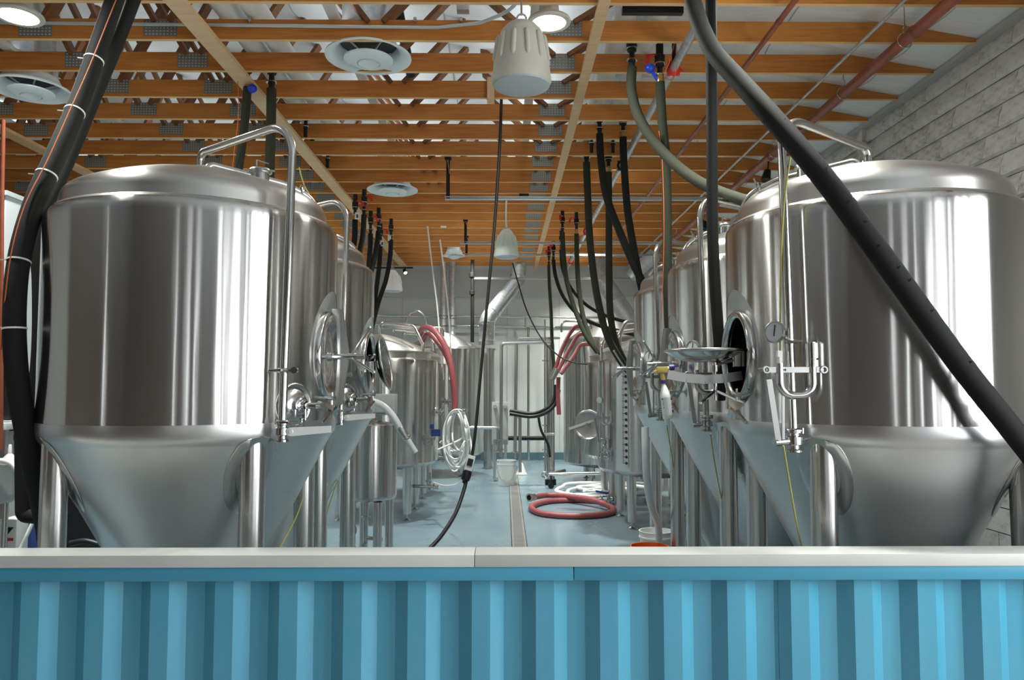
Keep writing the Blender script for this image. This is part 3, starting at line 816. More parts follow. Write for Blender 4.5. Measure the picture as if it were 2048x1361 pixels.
# pipe arms on top of the left row
def pipe(name, label, pts, r, mt, cat='pipe', fr=.12, seg=12, parent=None, group=None):
    P = [at(*p) if len(p) == 3 else p for p in pts]
    m_ = MB(); m_.tube(fillet(P, fr, 6), r, seg)
    if parent is not None: return part(name, m_, mt, parent, w=True, ang=60)
    return solo(name, m_, mt, label, cat, group, ang=60)
for (pts, r, par) in (
    ([(760, 668, 10.0), (760, 645, 10.0), (828, 652, 9.9), (846, 690, 9.75), (846, 705, 9.75)], .022, b1),
    ([(788, 664, 10.6), (788, 659, 10.6), (832, 663, 10.6)], .020, b1),
    ([(808, 672, 10.2), (812, 667, 10.2), (838, 669, 10.2)], .018, b1),
    ([(836, 660, 11.8), (856, 664, 11.6), (868, 690, 11.5), (868, 702, 11.5)], .022, b2),
    ([(765, 655, 11.9), (886, 656, 12.0), (886, 673, 12.0)], .02, b2)):
    pipe('cip_pipe', '', pts, r, M['pipe_steel'], parent=par)
arch = [at(812, 660, 12.1), at(812, 645, 12.1), at(818, 630, 12.1), at(830, 623, 12.1), at(842, 627, 12.1), at(852, 640, 12.1), at(855, 655, 12.1)]
m_ = MB(); m_.tube(smooth(arch), .018, 12); part('spray_arm', m_, M['pipe_steel'], b2, w=True, ang=60)

# --- small cylinder tank under the second fermenter, with a control box and clear hose
s1 = T('small_tank', 'small narrow steel tank on legs between the fermenters and the left row', 'tank', (-1.29, 7.30, 0))
m_ = MB(); m_.lathe([(.0001, .665), (.20, .67), (.235, .685), (.245, .70), (.247, .72), (.247, 1.36), (.242, 1.385), (.22, 1.40), (.0001, 1.43)], 72); part('shell', m_, M['shell'], s1, ang=40)
legs(s1, 4, .19, .042, .05, .67, 30)
m_ = MB(); m_.cyl((-.05, .02, .25), (-.05, .02, .67), .025); m_.cyl((-.05, .02, .30), (.12, -.06, .30), .02); m_.turn((-.1, -.1, .16), (1, -.4, 0), [(.0001, 0), (.08, 0), (.085, .02), (.085, .16), (.06, .2), (.0001, .2)], 24)
clamp(m_, (-.05, .02, .5), (0, 0, 1), .032); m_.tube(smooth([(-.14, -.05, .62), (-.17, -.1, .5), (-.12, -.12, .4), (-.16, -.15, .3), (-.1, -.14, .22)]), .016, 10)
part('pump_fittings', m_, M['mirror'], s1)
m_ = MB(); m_.box((.13, -.02, 1.58), (.22, .16, .20)); pnl = part('control_box', m_, M['grey'], s1, bevel=.006)
m_ = MB(); m_.box((.08, .03, 1.45), (.04, .04, .14)); m_.box((.09, -.09, 1.50), (.13, .03, .015)); part('bracket', m_, M['steel'], s1)
hp = [at(742, 802, 7.0), at(765, 812, 6.9), at(785, 832, 6.8), at(800, 858, 6.8), at(806, 868, 6.8)]
t = T('clear_hose', 'short milky hose with a steel end hanging beside the small tank', 'hose', hp[0])
m_ = MB(); m_.tube(smooth(hp), .032, 14); part('hose_body', m_, M['clear'], t, w=True, ang=60)
d = (at(832, 902, 6.8) - at(800, 850, 6.8)).normalized(); p = at(800, 855, 6.8)
m_ = MB(); m_.turn(p, d, [(.034, 0), (.036, .01), (.036, .10), (.042, .105), (.042, .12), (.03, .125), (.028, .13)], 20); part('hose_ferrule', m_, M['steel'], t, w=True)
m_ = MB(); m_.cyl(p + d * .12, p + d * .27, .026, None, 16, False); part('clear_tip', m_, M['clear'], t, w=True)

# --- right row
r1 = vessel('brite_tank', 'nearest short-legged steel tank of the right row with a black level scale', (2.0, 9.75, 0), .80, .69, 2.09, .37)
r2 = vessel('brite_tank', 'second short-legged steel tank of the right row, its round hatch lid open', (2.02, 11.55, 0), .80, .69, 2.11, .36)
k2 = vessel('mash_tun', 'broad steel mash tun at the far right behind the short-legged tanks', (2.02, 14.0, 0), .93, .34, 2.62, .40, neck=.9, shoulder=.05, flat=True, nleg=4, legrad=.7)
for (pts, r, par) in (
    ([(1204, 722, 9.5), (1203, 690, 9.5), (1215, 668, 9.6), (1275, 660, 9.7)], .024, r1),
    ([(1240, 725, 9.3), (1238, 672, 9.3), (1250, 645, 9.4), (1300, 642, 9.6)], .028, r1),
    ([(1123, 665, 13.6), (1123, 642, 13.6), (1180, 644, 13.6), (1184, 660, 13.6)], .022, k2)):
    pipe('cip_pipe', '', pts, r, M['pipe_steel'], parent=par)
# sight scale: strip with dots
az = math.radians(180 + 47); rad = .802
m_ = MB(); c = V((rad * math.cos(az), rad * math.sin(az), 0)); n_ = V((math.cos(az), math.sin(az), 0)); tg_ = V((-n_.y, n_.x, 0))
m_.bar(c + V((0, 0, .78)) + tg_ * .02, c + V((0, 0, 2.0)) + tg_ * .02, .07, .004, n_)
sc_ = part('level_scale', m_, M['grey'], r1, label='grey level scale strip')
m_ = MB()
for k in range(16):
    z = .82 + k * .075; p = c + V((0, 0, z)) + n_ * .003
    m_.turn(p + tg_ * .03, n_, [(.0001, .003), (.018, .003), (.018, 0)], 14); m_.bar(p - tg_ * .03, p + tg_ * .03, .006, .004, n_)
    for j in range(1, 5): m_.bar(p + V((0, 0, j * .015)) - tg_ * .03, p + V((0, 0, j * .015)) - tg_ * .005, .003, .003, n_)
part('scale_marks', m_, M['rubber'], sc_)
# valve set and port on the first right tank
az = math.radians(180 + 26); c = V((.80 * math.cos(az), .80 * math.sin(az), 0)); n_ = V((math.cos(az), math.sin(az), 0))
m_ = MB(); v0 = c + n_ * .06
m_.cyl(v0 + V((0, 0, 1.02)), v0 + V((0, 0, 2.05)), .02); m_.tube(fillet([v0 + V((.09, -.03, 1.45)), v0 + V((.09, -.03, 1.28)), v0 + V((-.02, -.03, 1.28)), v0 + V((-.02, -.03, 1.42))], .05, 6), .018, 12)
m_.box(v0 + V((.03, -.02, 1.36)), (.24, .015, .03)); clamp(m_, v0 + V((0, 0, 1.1)), (0, 0, 1), .032, (1, 0, 0)); m_.turn(v0 + V((0, 0, .98)), (0, 0, 1), [(.0001, 0), (.04, 0), (.04, .03), (.03, .05), (.04, .06), (.04, .1), (.02, .11)], 18)
m_.bar(v0 + V((-.06, -.03, 1.06)), v0 + V((-.11, -.04, 1.36)), .025, .008, (0, 1, 0)); m_.turn(v0 + V((-.04, -.05, 1.58)), (-.7, -.7, 0), [(.0001, -.02), (.035, -.02), (.04, 0), (.04, .03), (.0001, .032)], 20)
part('valve_set', m_, M['mirror'], r1)
cock(r1, c + V((-.015, .0, .90)), n_, 'sample_port')
# open hatch lid held out from the second right tank
hc = at(1177, 850, 10.55); n_ = (V((0, 0, EYE)) - hc).normalized(); n_ = V((n_.x - .25, n_.y, .10)).normalized()
m_ = MB(); m_.turn(hc, n_, [(.0001, .02), (.17, .016), (.185, .02), (.2, .03), (.21, .02), (.21, 0), (.2, -.01), (.0001, -.01)], 48); hl = part('hatch_lid', m_, M['steel'], r2, w=True, ang=50)
m_ = MB(); a = hc + n_ * .05
m_.bar(a + V((-.26, 0, -.06)), a + V((.22, 0, .10)), .035, .018, n_); m_.cyl(a + V((.1, 0, .06)), a + V((.30, .12, .05)), .018); m_.cyl(hc, hc + n_ * .1, .02); part('lid_bar', m_, M['mirror'], hl, w=True)

# --- hoses, rails and small plant round the back of the aisle
def hose(name, label, pts, r, mt, cat='hose', group=None, n=10, seg=12):
    P = [at(*p) if len(p) == 3 and not isinstance(p, Vector) else p for p in pts]
    m_ = MB(); m_.tube(smooth(P, n), r, seg)
    return solo(name, m_, mt, label, cat, group, ang=70)
t = T('ribbed_hose', 'red hose draped over the tops of the left short-legged tanks', 'hose', at(838, 664, 11.2))
m_ = MB(); m_.tube(smooth([at(838, 672, 11.6), at(846, 657, 11.4), at(862, 658, 11.2), at(880, 676, 11.1), (at(895, 705, 11.05)), at(904, 745, 11.0), at(910, 800, 11.0), at(908, 828, 11.0)]), .045, 14); part('hose_body', m_, M['redhose'], t, w=True, ang=70)
m_ = MB(); m_.tube(smooth([at(842, 690, 11.7), at(856, 668, 11.5), at(874, 684, 11.3), at(892, 712, 11.2), at(902, 738, 11.15)]), .035, 12); part('hose_loop', m_, M['redhose'], t, w=True, ang=70)
# red hoses bunched at the right
for pts, lab in (([(1175, 655, 12.6), (1150, 655, 12.6), (1128, 690, 12.5), (1112, 735, 12.4), (1109, 748, 12.4)], 'leftmost red hose of the bunch hung over the far right tun'),
                 ([(1182, 672, 12.5), (1158, 670, 12.5), (1138, 700, 12.4), (1116, 742, 12.3)], 'middle red hose of the bunch hung over the far right tun'),
                 ([(1188, 690, 12.4), (1162, 690, 12.4), (1148, 712, 12.3), (1122, 748, 12.2)], 'rightmost red hose of the bunch hung over the far right tun')):
    hose('ribbed_hose', lab, pts, 0.034, M['redhose'], group='red hoses on the mash tun')
m_ = MB(); m_.cyl(at(1114, 738, 12.28), at(1103, 760, 12.28), .06, .05, 18); solo('hose_coupling', m_, M['steel'], 'steel coupling at the low end of the red hose bunch', 'coupling')
hose('ribbed_hose', 'thin red hose hanging straight down beside the far right tun', [(1117, 755, 12.4), (1116, 790, 12.4), (1118, 830, 12.4)], .035, M['redhose'])
# thick black cables looping to the panel
hose('rubber_hose', 'upper black hose sagging from the right tun to the plate cooler', [(1112, 770, 12.6), (1108, 800, 12.6), (1090, 820, 12.6), (1062, 828, 12.7), (1020, 822, 12.8)], .035, M['rubber'])
hose('rubber_hose', 'lower black hose sagging from the right tun to the plate cooler', [(1118, 780, 12.5), (1112, 806, 12.5), (1092, 826, 12.5), (1062, 834, 12.6), (1020, 828, 12.7)], .03, M['rubber'])
hose('rubber_hose', 'thin black hose dropping to the floor beside the thin steel stand', [(1076, 828, 13), (1082, 860, 13), (1096, 890, 13), (1100, 915, 13)], .022, M['rubber'])
# pipe frame in the aisle
pf = T('pipe_rack', 'slim steel pipe frame standing in the aisle beside the plate cooler', 'pipework', at(1003, 925, 13.2))
pf.location.z = 0
for pts, r in (([(1002, 915, 13.2), (1003, 688, 13.2), (1104, 685, 13.2)], .030), ([(1030, 918, 13.2), (1033, 690, 13.2)], .028),
               ([(1036, 678, 13.4), (1120, 676, 13.4)], .026), ([(1036, 833, 13.2), (1040, 836, 13.2), (1040, 945, 13.2)], .028),
               ([(940, 856, 13.4), (996, 856, 13.4), (996, 905, 13.4)], .028), ([(1018, 831, 13.2), (1060, 831, 13.2)], .025)):
    pipe('pipe', '', pts, r, M['steel'], parent=pf, fr=.06)
for px, py in ((1003, 880), (1003, 900), (1031, 905), (1040, 833), (996, 903)):
    m_ = MB(); clamp(m_, at(px, py, 13.2), (0, 0, 1), .05, (1, 0, 0)); part('pipe_clamp', m_, M['mirror'], pf, w=True)
# plate cooler on a stand
pc = T('plate_cooler', 'grey plate heat exchanger behind the white bucket', 'cooler', (at(1000, 900, 13.9).x, 13.9, 0))
m_ = MB(); m_.box((0, 0, 1.06), (.30, .03, .78)); part('end_plate', m_, M['grey'], pc, bevel=.01)
m_ = MB(); m_.box((0, .14, 1.06), (.24, .20, .70)); part('plate_pack', m_, M['steel'], pc)
for x in (-.09, .09):
    for z in (.74, 1.37):
        m_ = MB(); m_.cyl((x, -.10, z), (x, .0, z), .035, None, 16); part('port', m_, M['mirror'], pc)
m_ = MB()
for x in (-.1, .1): m_.box((x, .06, .34), (.05, .05, .68))
m_.box((0, .06, .05), (.26, .2, .02)); part('stand', m_, M['steel'], pc)
# galvanised duct of the left
du = T('vent_duct', 'bent galvanised duct going from the far floor column up to the ceiling', 'duct', (at(975, 690, 16).x, 16, 0))
dp_ = [at(974, 690, 16.0), at(974, 640, 16.0), at(1036, 560, 17.1), at(1038, 522, 17.2)]
m_ = MB(); m_.tube(fillet(dp_, [.28, .28], 4), .17, 28); part('duct', m_, M['galv'], du, w=True, ang=35)
for i, (p, q) in enumerate(((dp_[0], dp_[1]), (dp_[1], dp_[2]), (dp_[2], dp_[3]))):
    d = (q - p).normalized()
    for f_ in (.12, .86):
        m_ = MB(); m_.turn(p + (q - p) * f_, d, [(.17, 0), (.182, .004), (.182, .03), (.17, .034)], 28); part('joint_band', m_, M['galv'], du, w=True)
m_ = MB(); c = at(976, 700, 16.0); m_.cyl((c.x, 16.0, .18), (c.x, 16.0, c.z), .155, None, 28); m_.turn((c.x, 16.0, c.z - .02), (0, 0, 1), [(.155, 0), (.185, .005), (.185, .04), (.155, .045)], 28); part('column', m_, M['steel'], du, w=True)
m_ = MB(); m_.cyl((c.x, 16.0, 0), (c.x, 16.0, .2), .10, None, 20); part('foot', m_, M['steel'], du, w=True)
d2 = T('vent_duct', 'bent galvanised duct sloping down behind the nearest right row fermenters', 'duct', at(1200, 520, 16.2))
dq = [at(1197, 518, 16.2), at(1199, 553, 16.2), at(1268, 655, 15.6), at(1275, 700, 15.6)]
m_ = MB(); m_.tube(fillet(dq, [.28, .28], 4), .20, 28); part('duct', m_, M['galv'], d2, w=True, ang=35)
for f_ in (.06, .5, .94):
    m_ = MB(); p = dq[1] + (dq[2] - dq[1]) * f_; m_.turn(p, dq[2] - dq[1], [(.20, 0), (.212, .004), (.212, .03), (.20, .034)], 28); part('joint_band', m_, M['galv'], d2, w=True)
m_ = MB(); m_.turn(dq[0] + V((0, 0, -.18)), (0, 0, 1), [(.20, 0), (.225, .004), (.225, .04), (.20, .044)], 28)
part('joint_band', m_, M['galv'], d2, w=True)
d3 = T('vent_duct', 'short galvanised duct end near the ceiling behind the farthest right fermenter', 'duct', at(1290, 545, 15.5))
m_ = MB(); m_.cyl(at(1262, 552, 15.5), at(1310, 510, 15.2), .15, None, 24); part('duct', m_, M['galv'], d3, w=True)
m_ = MB(); m_.turn(at(1268, 547, 15.45), at(1310, 510, 15.2) - at(1262, 552, 15.5), [(.15, 0), (.165, .004), (.165, .04), (.15, .044)], 24); part('joint_band', m_, M['galv'], d3, w=True)
# steel column with valves by the tun
co = T('steel_column', 'tall narrow steel column with valves left of the far right tun', 'column', (at(1101, 900, 13.4).x, 13.4, 0))
c = V(co.location)
m_ = MB(); m_.cyl((c.x, c.y, .1), (c.x, c.y, at(1100, 690, 13.4).z), .075, None, 24); part('tube', m_, M['steel'], co, w=True)
m_ = MB(); m_.cyl((c.x - .10, c.y - .06, .25), (c.x - .10, c.y - .06, at(1094, 640, 13.4).z), .016)
for z in (.5, .62, .9, 1.05, 2.2): clamp(m_, (c.x - .1, c.y - .06, z), (0, 0, 1), .035, (1, -.4, 0))
m_.cyl((c.x - .1, c.y - .06, .9), (c.x + .06, c.y - .1, .9), .025); part('valve_line', m_, M['mirror'], co, w=True)
m_ = MB(); m_.cyl((c.x, c.y, 0), (c.x, c.y, .1), .1, None, 20); part('foot', m_, M['iron'], co, w=True)
# white bucket with bail, cone funnel
def bucket(name, label, p, r, h, mt, liquid=None):
    t = T(name, label, 'bucket', p)
    m_ = MB(); m_.lathe([(.0001, 0), (r * .86, 0), (r * .87, .01), (r * .97, h * .82), (r * 1.03, h * .82), (r * 1.03, h * .86), (r, h * .87), (r, h * .98), (r * 1.03, h), (r * .96, h), (r * .84, .012), (.0001, .012)], 40)
    part('body', m_, mt, t, ang=40)
    m_ = MB(); pts = [V((r * 1.03 * math.cos(a), r * 1.03 * math.sin(a), h * .8 - .62 * h * max(0, math.sin((a - PI) )) )) for a in [PI + .2 + k * (PI - .4) / 14 for k in range(15)]]
    m_.tube(pts, .004, 6)
    part('bail', m_, M['steel'], t)
    return t
bucket('plastic_bucket', 'white plastic bucket with a wire handle standing on the drain in the aisle', on_z(1013, 971, 0), .165, .44, M['white'])
p = on_z(1043, 950, 0); m_ = MB(); m_.lathe([(.105, 0), (.11, .015), (.10, .02), (.035, .20), (.03, .215), (.014, .225), (.012, .235), (.0001, .24)], 24, Matrix.Translation(p)); solo('funnel', m_, M['white'], 'white cone funnel upside down on the floor beside the white bucket', 'funnel', origin=p)
bucket('plastic_bucket', 'white bucket at the foot of the right fermenters holding a milky hose', on_z(1313, 1140, 0), .16, .37, M['white'])
ob = on_z(1300, 1178, 0)
bucket('plastic_bucket', 'bright orange bucket whose rim just shows above the cap of the partition', ob, .165, .365, M['orangeb'])
# milky hose from the right cone to the bucket
hose('clear_hose', 'milky hose running down from the farthest right fermenter into a white bucket', [(1290, 855, 6.35), (1291, 900, 6.35), (1294, 960, 6.4), (1302, 1010, 6.5), (1316, 1050, 6.9), (1318, 1085, 7.1)], .032, M['clear'])
# red hose coil on the floor
hc = on_z(1146, 1017, .04); zf = .035
pts = [on_z(1068, 997, .12), on_z(1085, 993, .1)]
hp = [(1066, 998, .10), (1100, 994, .09), (1150, 998, .10), (1190, 1005, .10), (1222, 1018, .06), (1226, 1026, .04), (1205, 1033, .04), (1150, 1036, .04), (1090, 1032, .04), (1064, 1022, .04), (1070, 1013, .04), (1100, 1006, .04), (1150, 1004, .04), (1190, 1006, .04), (1214, 1005, .05)]
P = smooth([on_z(x, y - 3, z) for x, y, z in hp], 12)
t = T('ribbed_hose', 'coiled red ribbed hose lying on the blue floor right of the drain', 'hose', (hc.x, hc.y, 0))
m_ = MB(); m_.tube(P, .042, 14, rf=lambda f_: 1 + .05 * math.sin(f_ * 620)); part('hose_body', m_, M['redhose'], t, w=True, ang=70)
d = (P[0] - P[8]).normalized(); m_ = MB(); m_.turn(P[0] - d * .03, d, [(.05, 0), (.052, .01), (.052, .10), (.062, .105), (.062, .125), (.04, .13)], 20); part('coupling', m_, M['steel'], t, w=True)
d = (P[-1] - P[-8]).normalized(); m_ = MB(); m_.turn(P[-1] - d * .03, d, [(.05, 0), (.052, .01), (.052, .10), (.062, .105), (.062, .125), (.04, .13)], 20); part('coupling', m_, M['steel'], t, w=True)
# white hose heap
rnd = random.Random(5); pts = []
for k in range(46):
    a = k * 2 * PI / 11.0; f_ = k / 45
    cx, cy = 1215 + 30 * math.sin(k * .45), 980 + 5 * math.cos(k * .7)
    p = on_z(cx + (62 + 26 * rnd.random()) * math.cos(a), cy + 9 * math.sin(a), .035 + .04 * rnd.random() + .03 * f_); pts.append(p)
hose('white_hose', 'untidy coil of white hose on the floor under the right short-legged tanks', pts, .03, M['white'], n=6)
m_ = MB(); p = on_z(1192, 990, .15); m_.bar(p + V((0, 0, .05)), p + V((.26, .05, .0)), .05, .03); m_.cyl(p + V((.1, 0, -.04)), p + V((.3, 0, -.05)), .03); solo('hose_nozzle', m_, M['navy'], 'dark blue hose nozzle lying on the white hose coil', 'nozzle')
m_ = MB(); p = on_z(1215, 1000, .10)
for dx, dz in ((0, 0), (.09, .02), (-.08, -.01), (.02, -.06)): clamp(m_, p + V((dx, 0, dz)), (1, .3, .1), .04, (0, 0, 1))
m_.cyl(p + V((-.16, 0, 0)), p + V((.18, .03, .02)), .028); m_.cyl(p + V((.02, 0, -.08)), p + V((.02, 0, .08)), .025); solo('valve_tee', m_, M['mirror'], 'steel valve tee on the floor behind the red coiled hose', 'valve')
# rolling base under the mash tun
bs = T('rolling_base', 'low steel frame on casters under the far right tun', 'frame', (at(1150, 925, 13.0).x, 12.9, 0))
m_ = MB(); m_.cyl((-.5, 0, .24), (.6, 0, .26), .03); m_.cyl((-.5, 0, .24), (-.15, .5, .25), .03); m_.torus((-.52, -.02, .23), (0, 1, 0), .05, .02, 20, 8); part('frame', m_, M['steel'], bs)
for x in (-.42, .45):
    m_ = MB(); m_.cyl((x, -.02, .05), (x, .02, .05), .05, None, 20); m_.box((x, 0, .14), (.03, .06, .16)); part('caster', m_, M['iron'], bs)
# coil of white tube hung on the second left tank
cp = at(914, 872, 10.9); rnd = random.Random(3); pts = []
for k in range(108):
    a = k * 2 * PI / 12
    if k % 12 == 0: rw, rh, ox, oz = rnd.uniform(.07, .20), rnd.uniform(.28, .42), rnd.uniform(-.06, .06), rnd.uniform(-.06, .02)
    pts.append(cp + V((ox + rw * math.cos(a), -.16 + .16 * rnd.random(), .36 + oz - rh * (1 - math.sin(a)) )))
pts += [cp + V((.1, -.1, .05)), cp + V((.05, -.1, -.05)), at(845, 913, 10.6)]
t = T('tubing_coil', 'coil of thin white tubing hanging at the side of the left short-legged tanks', 'tubing', cp)
m_ = MB(); m_.tube(smooth(pts, 5), .013, 8); part('tube', m_, M['white'], t, w=True, ang=70)
m_ = MB(); m_.tube(smooth([cp + V((.1, -.1, .3)), cp + V((.2, -.1, -.05)), at(943, 917, 10.5)], 8), .011, 8); part('tail', m_, M['white'], t, w=True, ang=70)
m_ = MB(); m_.cyl(cp + V((-.12, .06, .36)), cp + V((.1, -.14, .36)), .016); m_.box(cp + V((-.2, .0, .2)), (.05, .05, .5)); part('hook', m_, M['steel'], t, w=True)
m_ = MB(); p = at(872, 866, 9.7); m_.box(p, (.12, .05, .09)); m_.box(p + V((-.05, 0, .08)), (.05, .05, .06)); part('blue_valve', m_, M['navy'], b1, w=True, label='blue and black valve handle')
hose('white_tube', 'thin white tube trailing from the valves across the floor to the black cable', [(868, 966, 10), (890, 972, 9.4), (915, 968, 8.8), (938, 948, 8.0)], .008, M['white'], cat='tube')
# pump skid bits under the left kettle: pipe along the floor
pipe('floor_pipe', 'low steel pipe with valves under the far left tanks', [(800, 905, 12.6), (925, 904, 12.6)], .03, M['steel'])
m_ = MB(); p = at(888, 925, 11.2)
m_.cyl(p, p + V((0, 0, .22)), .05, None, 16); m_.cyl(p + V((-.1, 0, .06)), p + V((.12, -.05, .06)), .045, None, 16); clamp(m_, p + V((0, 0, .2)), (0, 0, 1), .06, (1, 0, 0)); m_.cyl(p + V((0, 0, .2)), V((p.x, p.y, .82)), .03)
part('outlet_valve', m_, M['mirror'], b2, w=True)
# wall pipes
for i, (pts, r, lab, mt) in enumerate((
    ([(752, 632, 17.7), (1200, 636, 17.7)], .028, 'upper thin dark pipe running along the back wall', 'pipe_steel'),
    ([(752, 650, 17.7), (1110, 655, 17.7)], .026, 'lower thin dark pipe running along the back wall', 'pipe_steel'),
    ([(1057, 655, 17.6), (1057, 921, 17.6)], .035, 'vertical grey pipe standing against the back wall behind the drain', 'pipe_steel'),
    ([(1051, 634, 17.65), (1051, 652, 17.65)], .02, 'short upright pipe joining the two back wall pipes', 'pipe_steel'),
    ([(1012, 877, 17.6), (1095, 877, 17.6)], .05, 'black pipe low along the back wall', 'iron'))):
    pipe('wall_pipe', lab, pts, r, M[mt])
bp = T('black_standpipe', 'black iron pipe dropping from the ceiling rail to the far kettle', 'pipe', at(944, 525, 16.4))
m_ = MB(); m_.cyl(at(945, 520, 16.4), at(944, 685, 16.4), .04, None, 16); part('tube', m_, M['iron'], bp, w=True)
m_ = MB(); m_.turn(at(944, 590, 16.4), (0, 0, 1), [(.04, 0), (.06, .01), (.06, .09), (.04, .1)], 16); part('union', m_, M['iron'], bp, w=True)
m_ = MB(); m_.turn(at(944, 556, 16.4), (0, 0, 1), [(.04, 0), (.065, .02), (.065, .1), (.04, .12)], 16); part('union', m_, M['iron'], bp, w=True)
# ================================================================== CEILING: LAMPS, SPEAKERS, DIFFUSERS, PIPES, HOSES
def bay_lamp(p, label, r=.15, power=60, up=.5, shade=False):
    t = T('high_bay_lamp', label, 'lamp', p)
    m_ = MB(); m_.lathe([(r * .9, 0), (r * 1.12, .0), (r * 1.16, .012), (r * 1.1, .03), (r * .85, .05), (r * .55, .08), (r * .5, .10 if shade else .15), (r * .2, .115 if shade else .17), (.0001, .12 if shade else .17)], 40); part('housing', m_, M['spk'], t)
    m_ = MB(); m_.lathe([(.0001, -.008), (r * .5, -.007), (r * .85, -.002), (r * .9, .004)], 40); part('lens', m_, M['led'], t)
    if shade: m_ = MB(); m_.lathe([(r * 1.05, .01), (r * 1.2, -.09), (r * 1.18, -.09), (r * 1.03, .01)], 40); part('shade', m_, M['spk'], t)
    m_ = MB(); m_.cyl((0, 0, .115), (0, 0, .17 + up), .008, None, 8); part('rod', m_, M['steel'], t)
    l = bpy.data.lights.new('lamp_light', 'AREA'); l.shape = 'DISK'; l.size = r * 1.7; l.energy = power; l.color = (.97, 1, .93)
    if shade: l.spread = math.radians(105)
    o = bpy.data.objects.new('lamp_light', l); COL.objects.link(o); o.parent = t; o.location = (0, 0, -.02)
    return t
bay_lamp(at(36, 34, 5.6), 'round white lamp glowing at the top left corner above the hoses', .155, LAMP)
bay_lamp(at(1098, 47, 5.6), 'round white lamp glowing behind the big pendant speaker', .145, LAMP, .35)
for x, k in ((-3.6, 6), (-.75, 6), (1.58, 6), (-3.6, 12), (-.75, 11), (1.58, 12), (-.75, 16), (1.58, 17)):  # added lamps, kept out of sight behind the chords, light the back
    bay_lamp(V((x, YT0 + k * DT + .225, 4.76)), 'added shaded lamp hidden behind the %s truss, %s' % (ordinal[k], 'far left' if x < -2 else 'over the aisle' if x < 1 else 'right side'), .12, LAMP * (1.7 if x > 1.5 else 1.1), -.02, True)

for x, k, lab in ((-3.0, -2, 'front left'), (1.58, -2, 'front right'), (-3.0, -4, 'front left'), (1.58, -4, 'front right')):  # added above the view to brighten the front of the room
    bay_lamp(V((x, YT0 + k * DT + .225, 4.76)), 'added unseen lamp between the trusses above the %s fermenter, %s the fermenter axis' % (lab, 'behind' if k > -3 else 'before'), .12, LAMP * .7, -.02, True)

def speaker(p, r, h, mt, label, cord):
    t = T('pendant_speaker', label, 'speaker', p)      # p: centre of the bottom
    k_ = 0 if mt is M['spk'] else .07
    prof = [(r * .96, .012 * h), (r, .06 * h), (r * 1.0, .12 * h), (r * .97, .20 * h), (r * (.90 - k_ * .5), .45 * h), (r * (.80 - k_ * 1.3), .68 * h), (r * (.68 - k_ * 2), .84 * h), (r * (.48 - k_ * 1.5), .94 * h), (r * .22, .985 * h), (.0001, .99 * h)]
    m_ = MB(); m_.lathe(prof, 48); part('body', m_, mt, t, ang=60)
    m_ = MB(); m_.lathe([(r * .96, .02 * h), (r * .93, -.01 * h), (r * .6, -.045 * h), (.0001, -.055 * h)], 48); part('grille', m_, M['grille'], t)
    for k in range(12):
        a = 2 * PI * k / 12 + .2; ra, rb = .925 - k_ * .4, .79 - k_ * 1.4; q0 = V((r * ra * math.cos(a), r * ra * math.sin(a), .36 * h)); q1 = V((r * rb * math.cos(a), r * rb * math.sin(a), .72 * h))
        m_ = MB(); m_.tube([q0 + (q1 - q0) * f_ for f_ in (-.08, 0, .08, .5, .92, 1, 1.08)], r * .085, 10, rf=lambda f_: .25 + .75 * math.sin(PI * min(1, max(0, f_))) ** .5)
        part('rib', m_, mt, t, ang=80)
    m_ = MB(); m_.torus((0, 0, h * 1.05), (0, 1, 0), h * .07, .006, 20, 6); m_.cyl((0, 0, h * 1.1), (0, 0, h + cord), .006, None, 8); part('hanger', m_, M['steel'], t)
    if mt is M['spk']:
        m_ = MB(); q = V((r * .93, -r * .25, .38 * h)); m_.ball(q, r * .05, 12); part('knob', m_, mt, t)
    return t
speaker(at(1043, 172, 4.5), .183, .405, M['spk'], 'large warm grey ribbed pendant speaker hanging at the top centre', .7)
speaker(at(1013, 515, 11.0), .183, .43, M['spk_white'], 'white pendant speaker hanging halfway down the room', .5)
speaker(at(785, 583, 13.9), .183, .40, M['white'], 'white pendant speaker hanging far left beside black hoses', .67)

def diffuser(p, r, label, duct):
    t = T('ceiling_diffuser', label, 'vent', p)
    m_ = MB(); m_.lathe([(r, -.015), (r * .995, -.004), (r * .78, .035), (r * .68, .09), (r * .66, .11), (r * .66, .10), (r * .67, .08), (r * .76, .022), (r * .97, -.021), (r, -.015)], 56); part('outer_cone', m_, M['diff'], t, ang=60)
    m_ = MB(); m_.lathe([(r * .57, -.028), (r * .565, -.04), (r * .30, -.075), (r * .27, -.07), (r * .27, -.06), (r * .53, -.02), (r * .57, -.028)], 56); part('middle_cone', m_, M['diff'], t, ang=60)
    m_ = MB(); m_.lathe([(.0001, -.055), (r * .10, -.056), (r * .20, -.072), (r * .235, -.074), (r * .24, -.06), (r * .1, -.03), (.0001, -.025)], 40); part('centre_cap', m_, M['diff'], t, ang=60)
    m_ = MB()
    for k in range(4):
        a = PI / 4 + PI / 2 * k; m_.bar((0, 0, -.03), (r * .66 * math.cos(a), r * .66 * math.sin(a), .10), .012, .012)
    part('spider', m_, M['grille'], t)
    m_ = MB(); m_.lathe([(r * .66, .10), (r * .62, .12), (r * .62, duct), (r * .605, duct), (r * .605, .12)], 40); m_.lathe([(r * .62, .2), (r * .65, .205), (r * .65, .225), (r * .62, .23)], 40); part('duct_neck', m_, M['galv'], t)
    m_ = MB(); m_.lathe([(.0001, .10), (r * .655, .10)], 40); part('gap_shade_disc', m_, M['dark'], t)  # black disc puts the shade of the duct opening into the colour
    return t
diffuser(at(737, 112, 6.27), .365, 'large round pale metal air diffuser left of the big pendant speaker', .75)
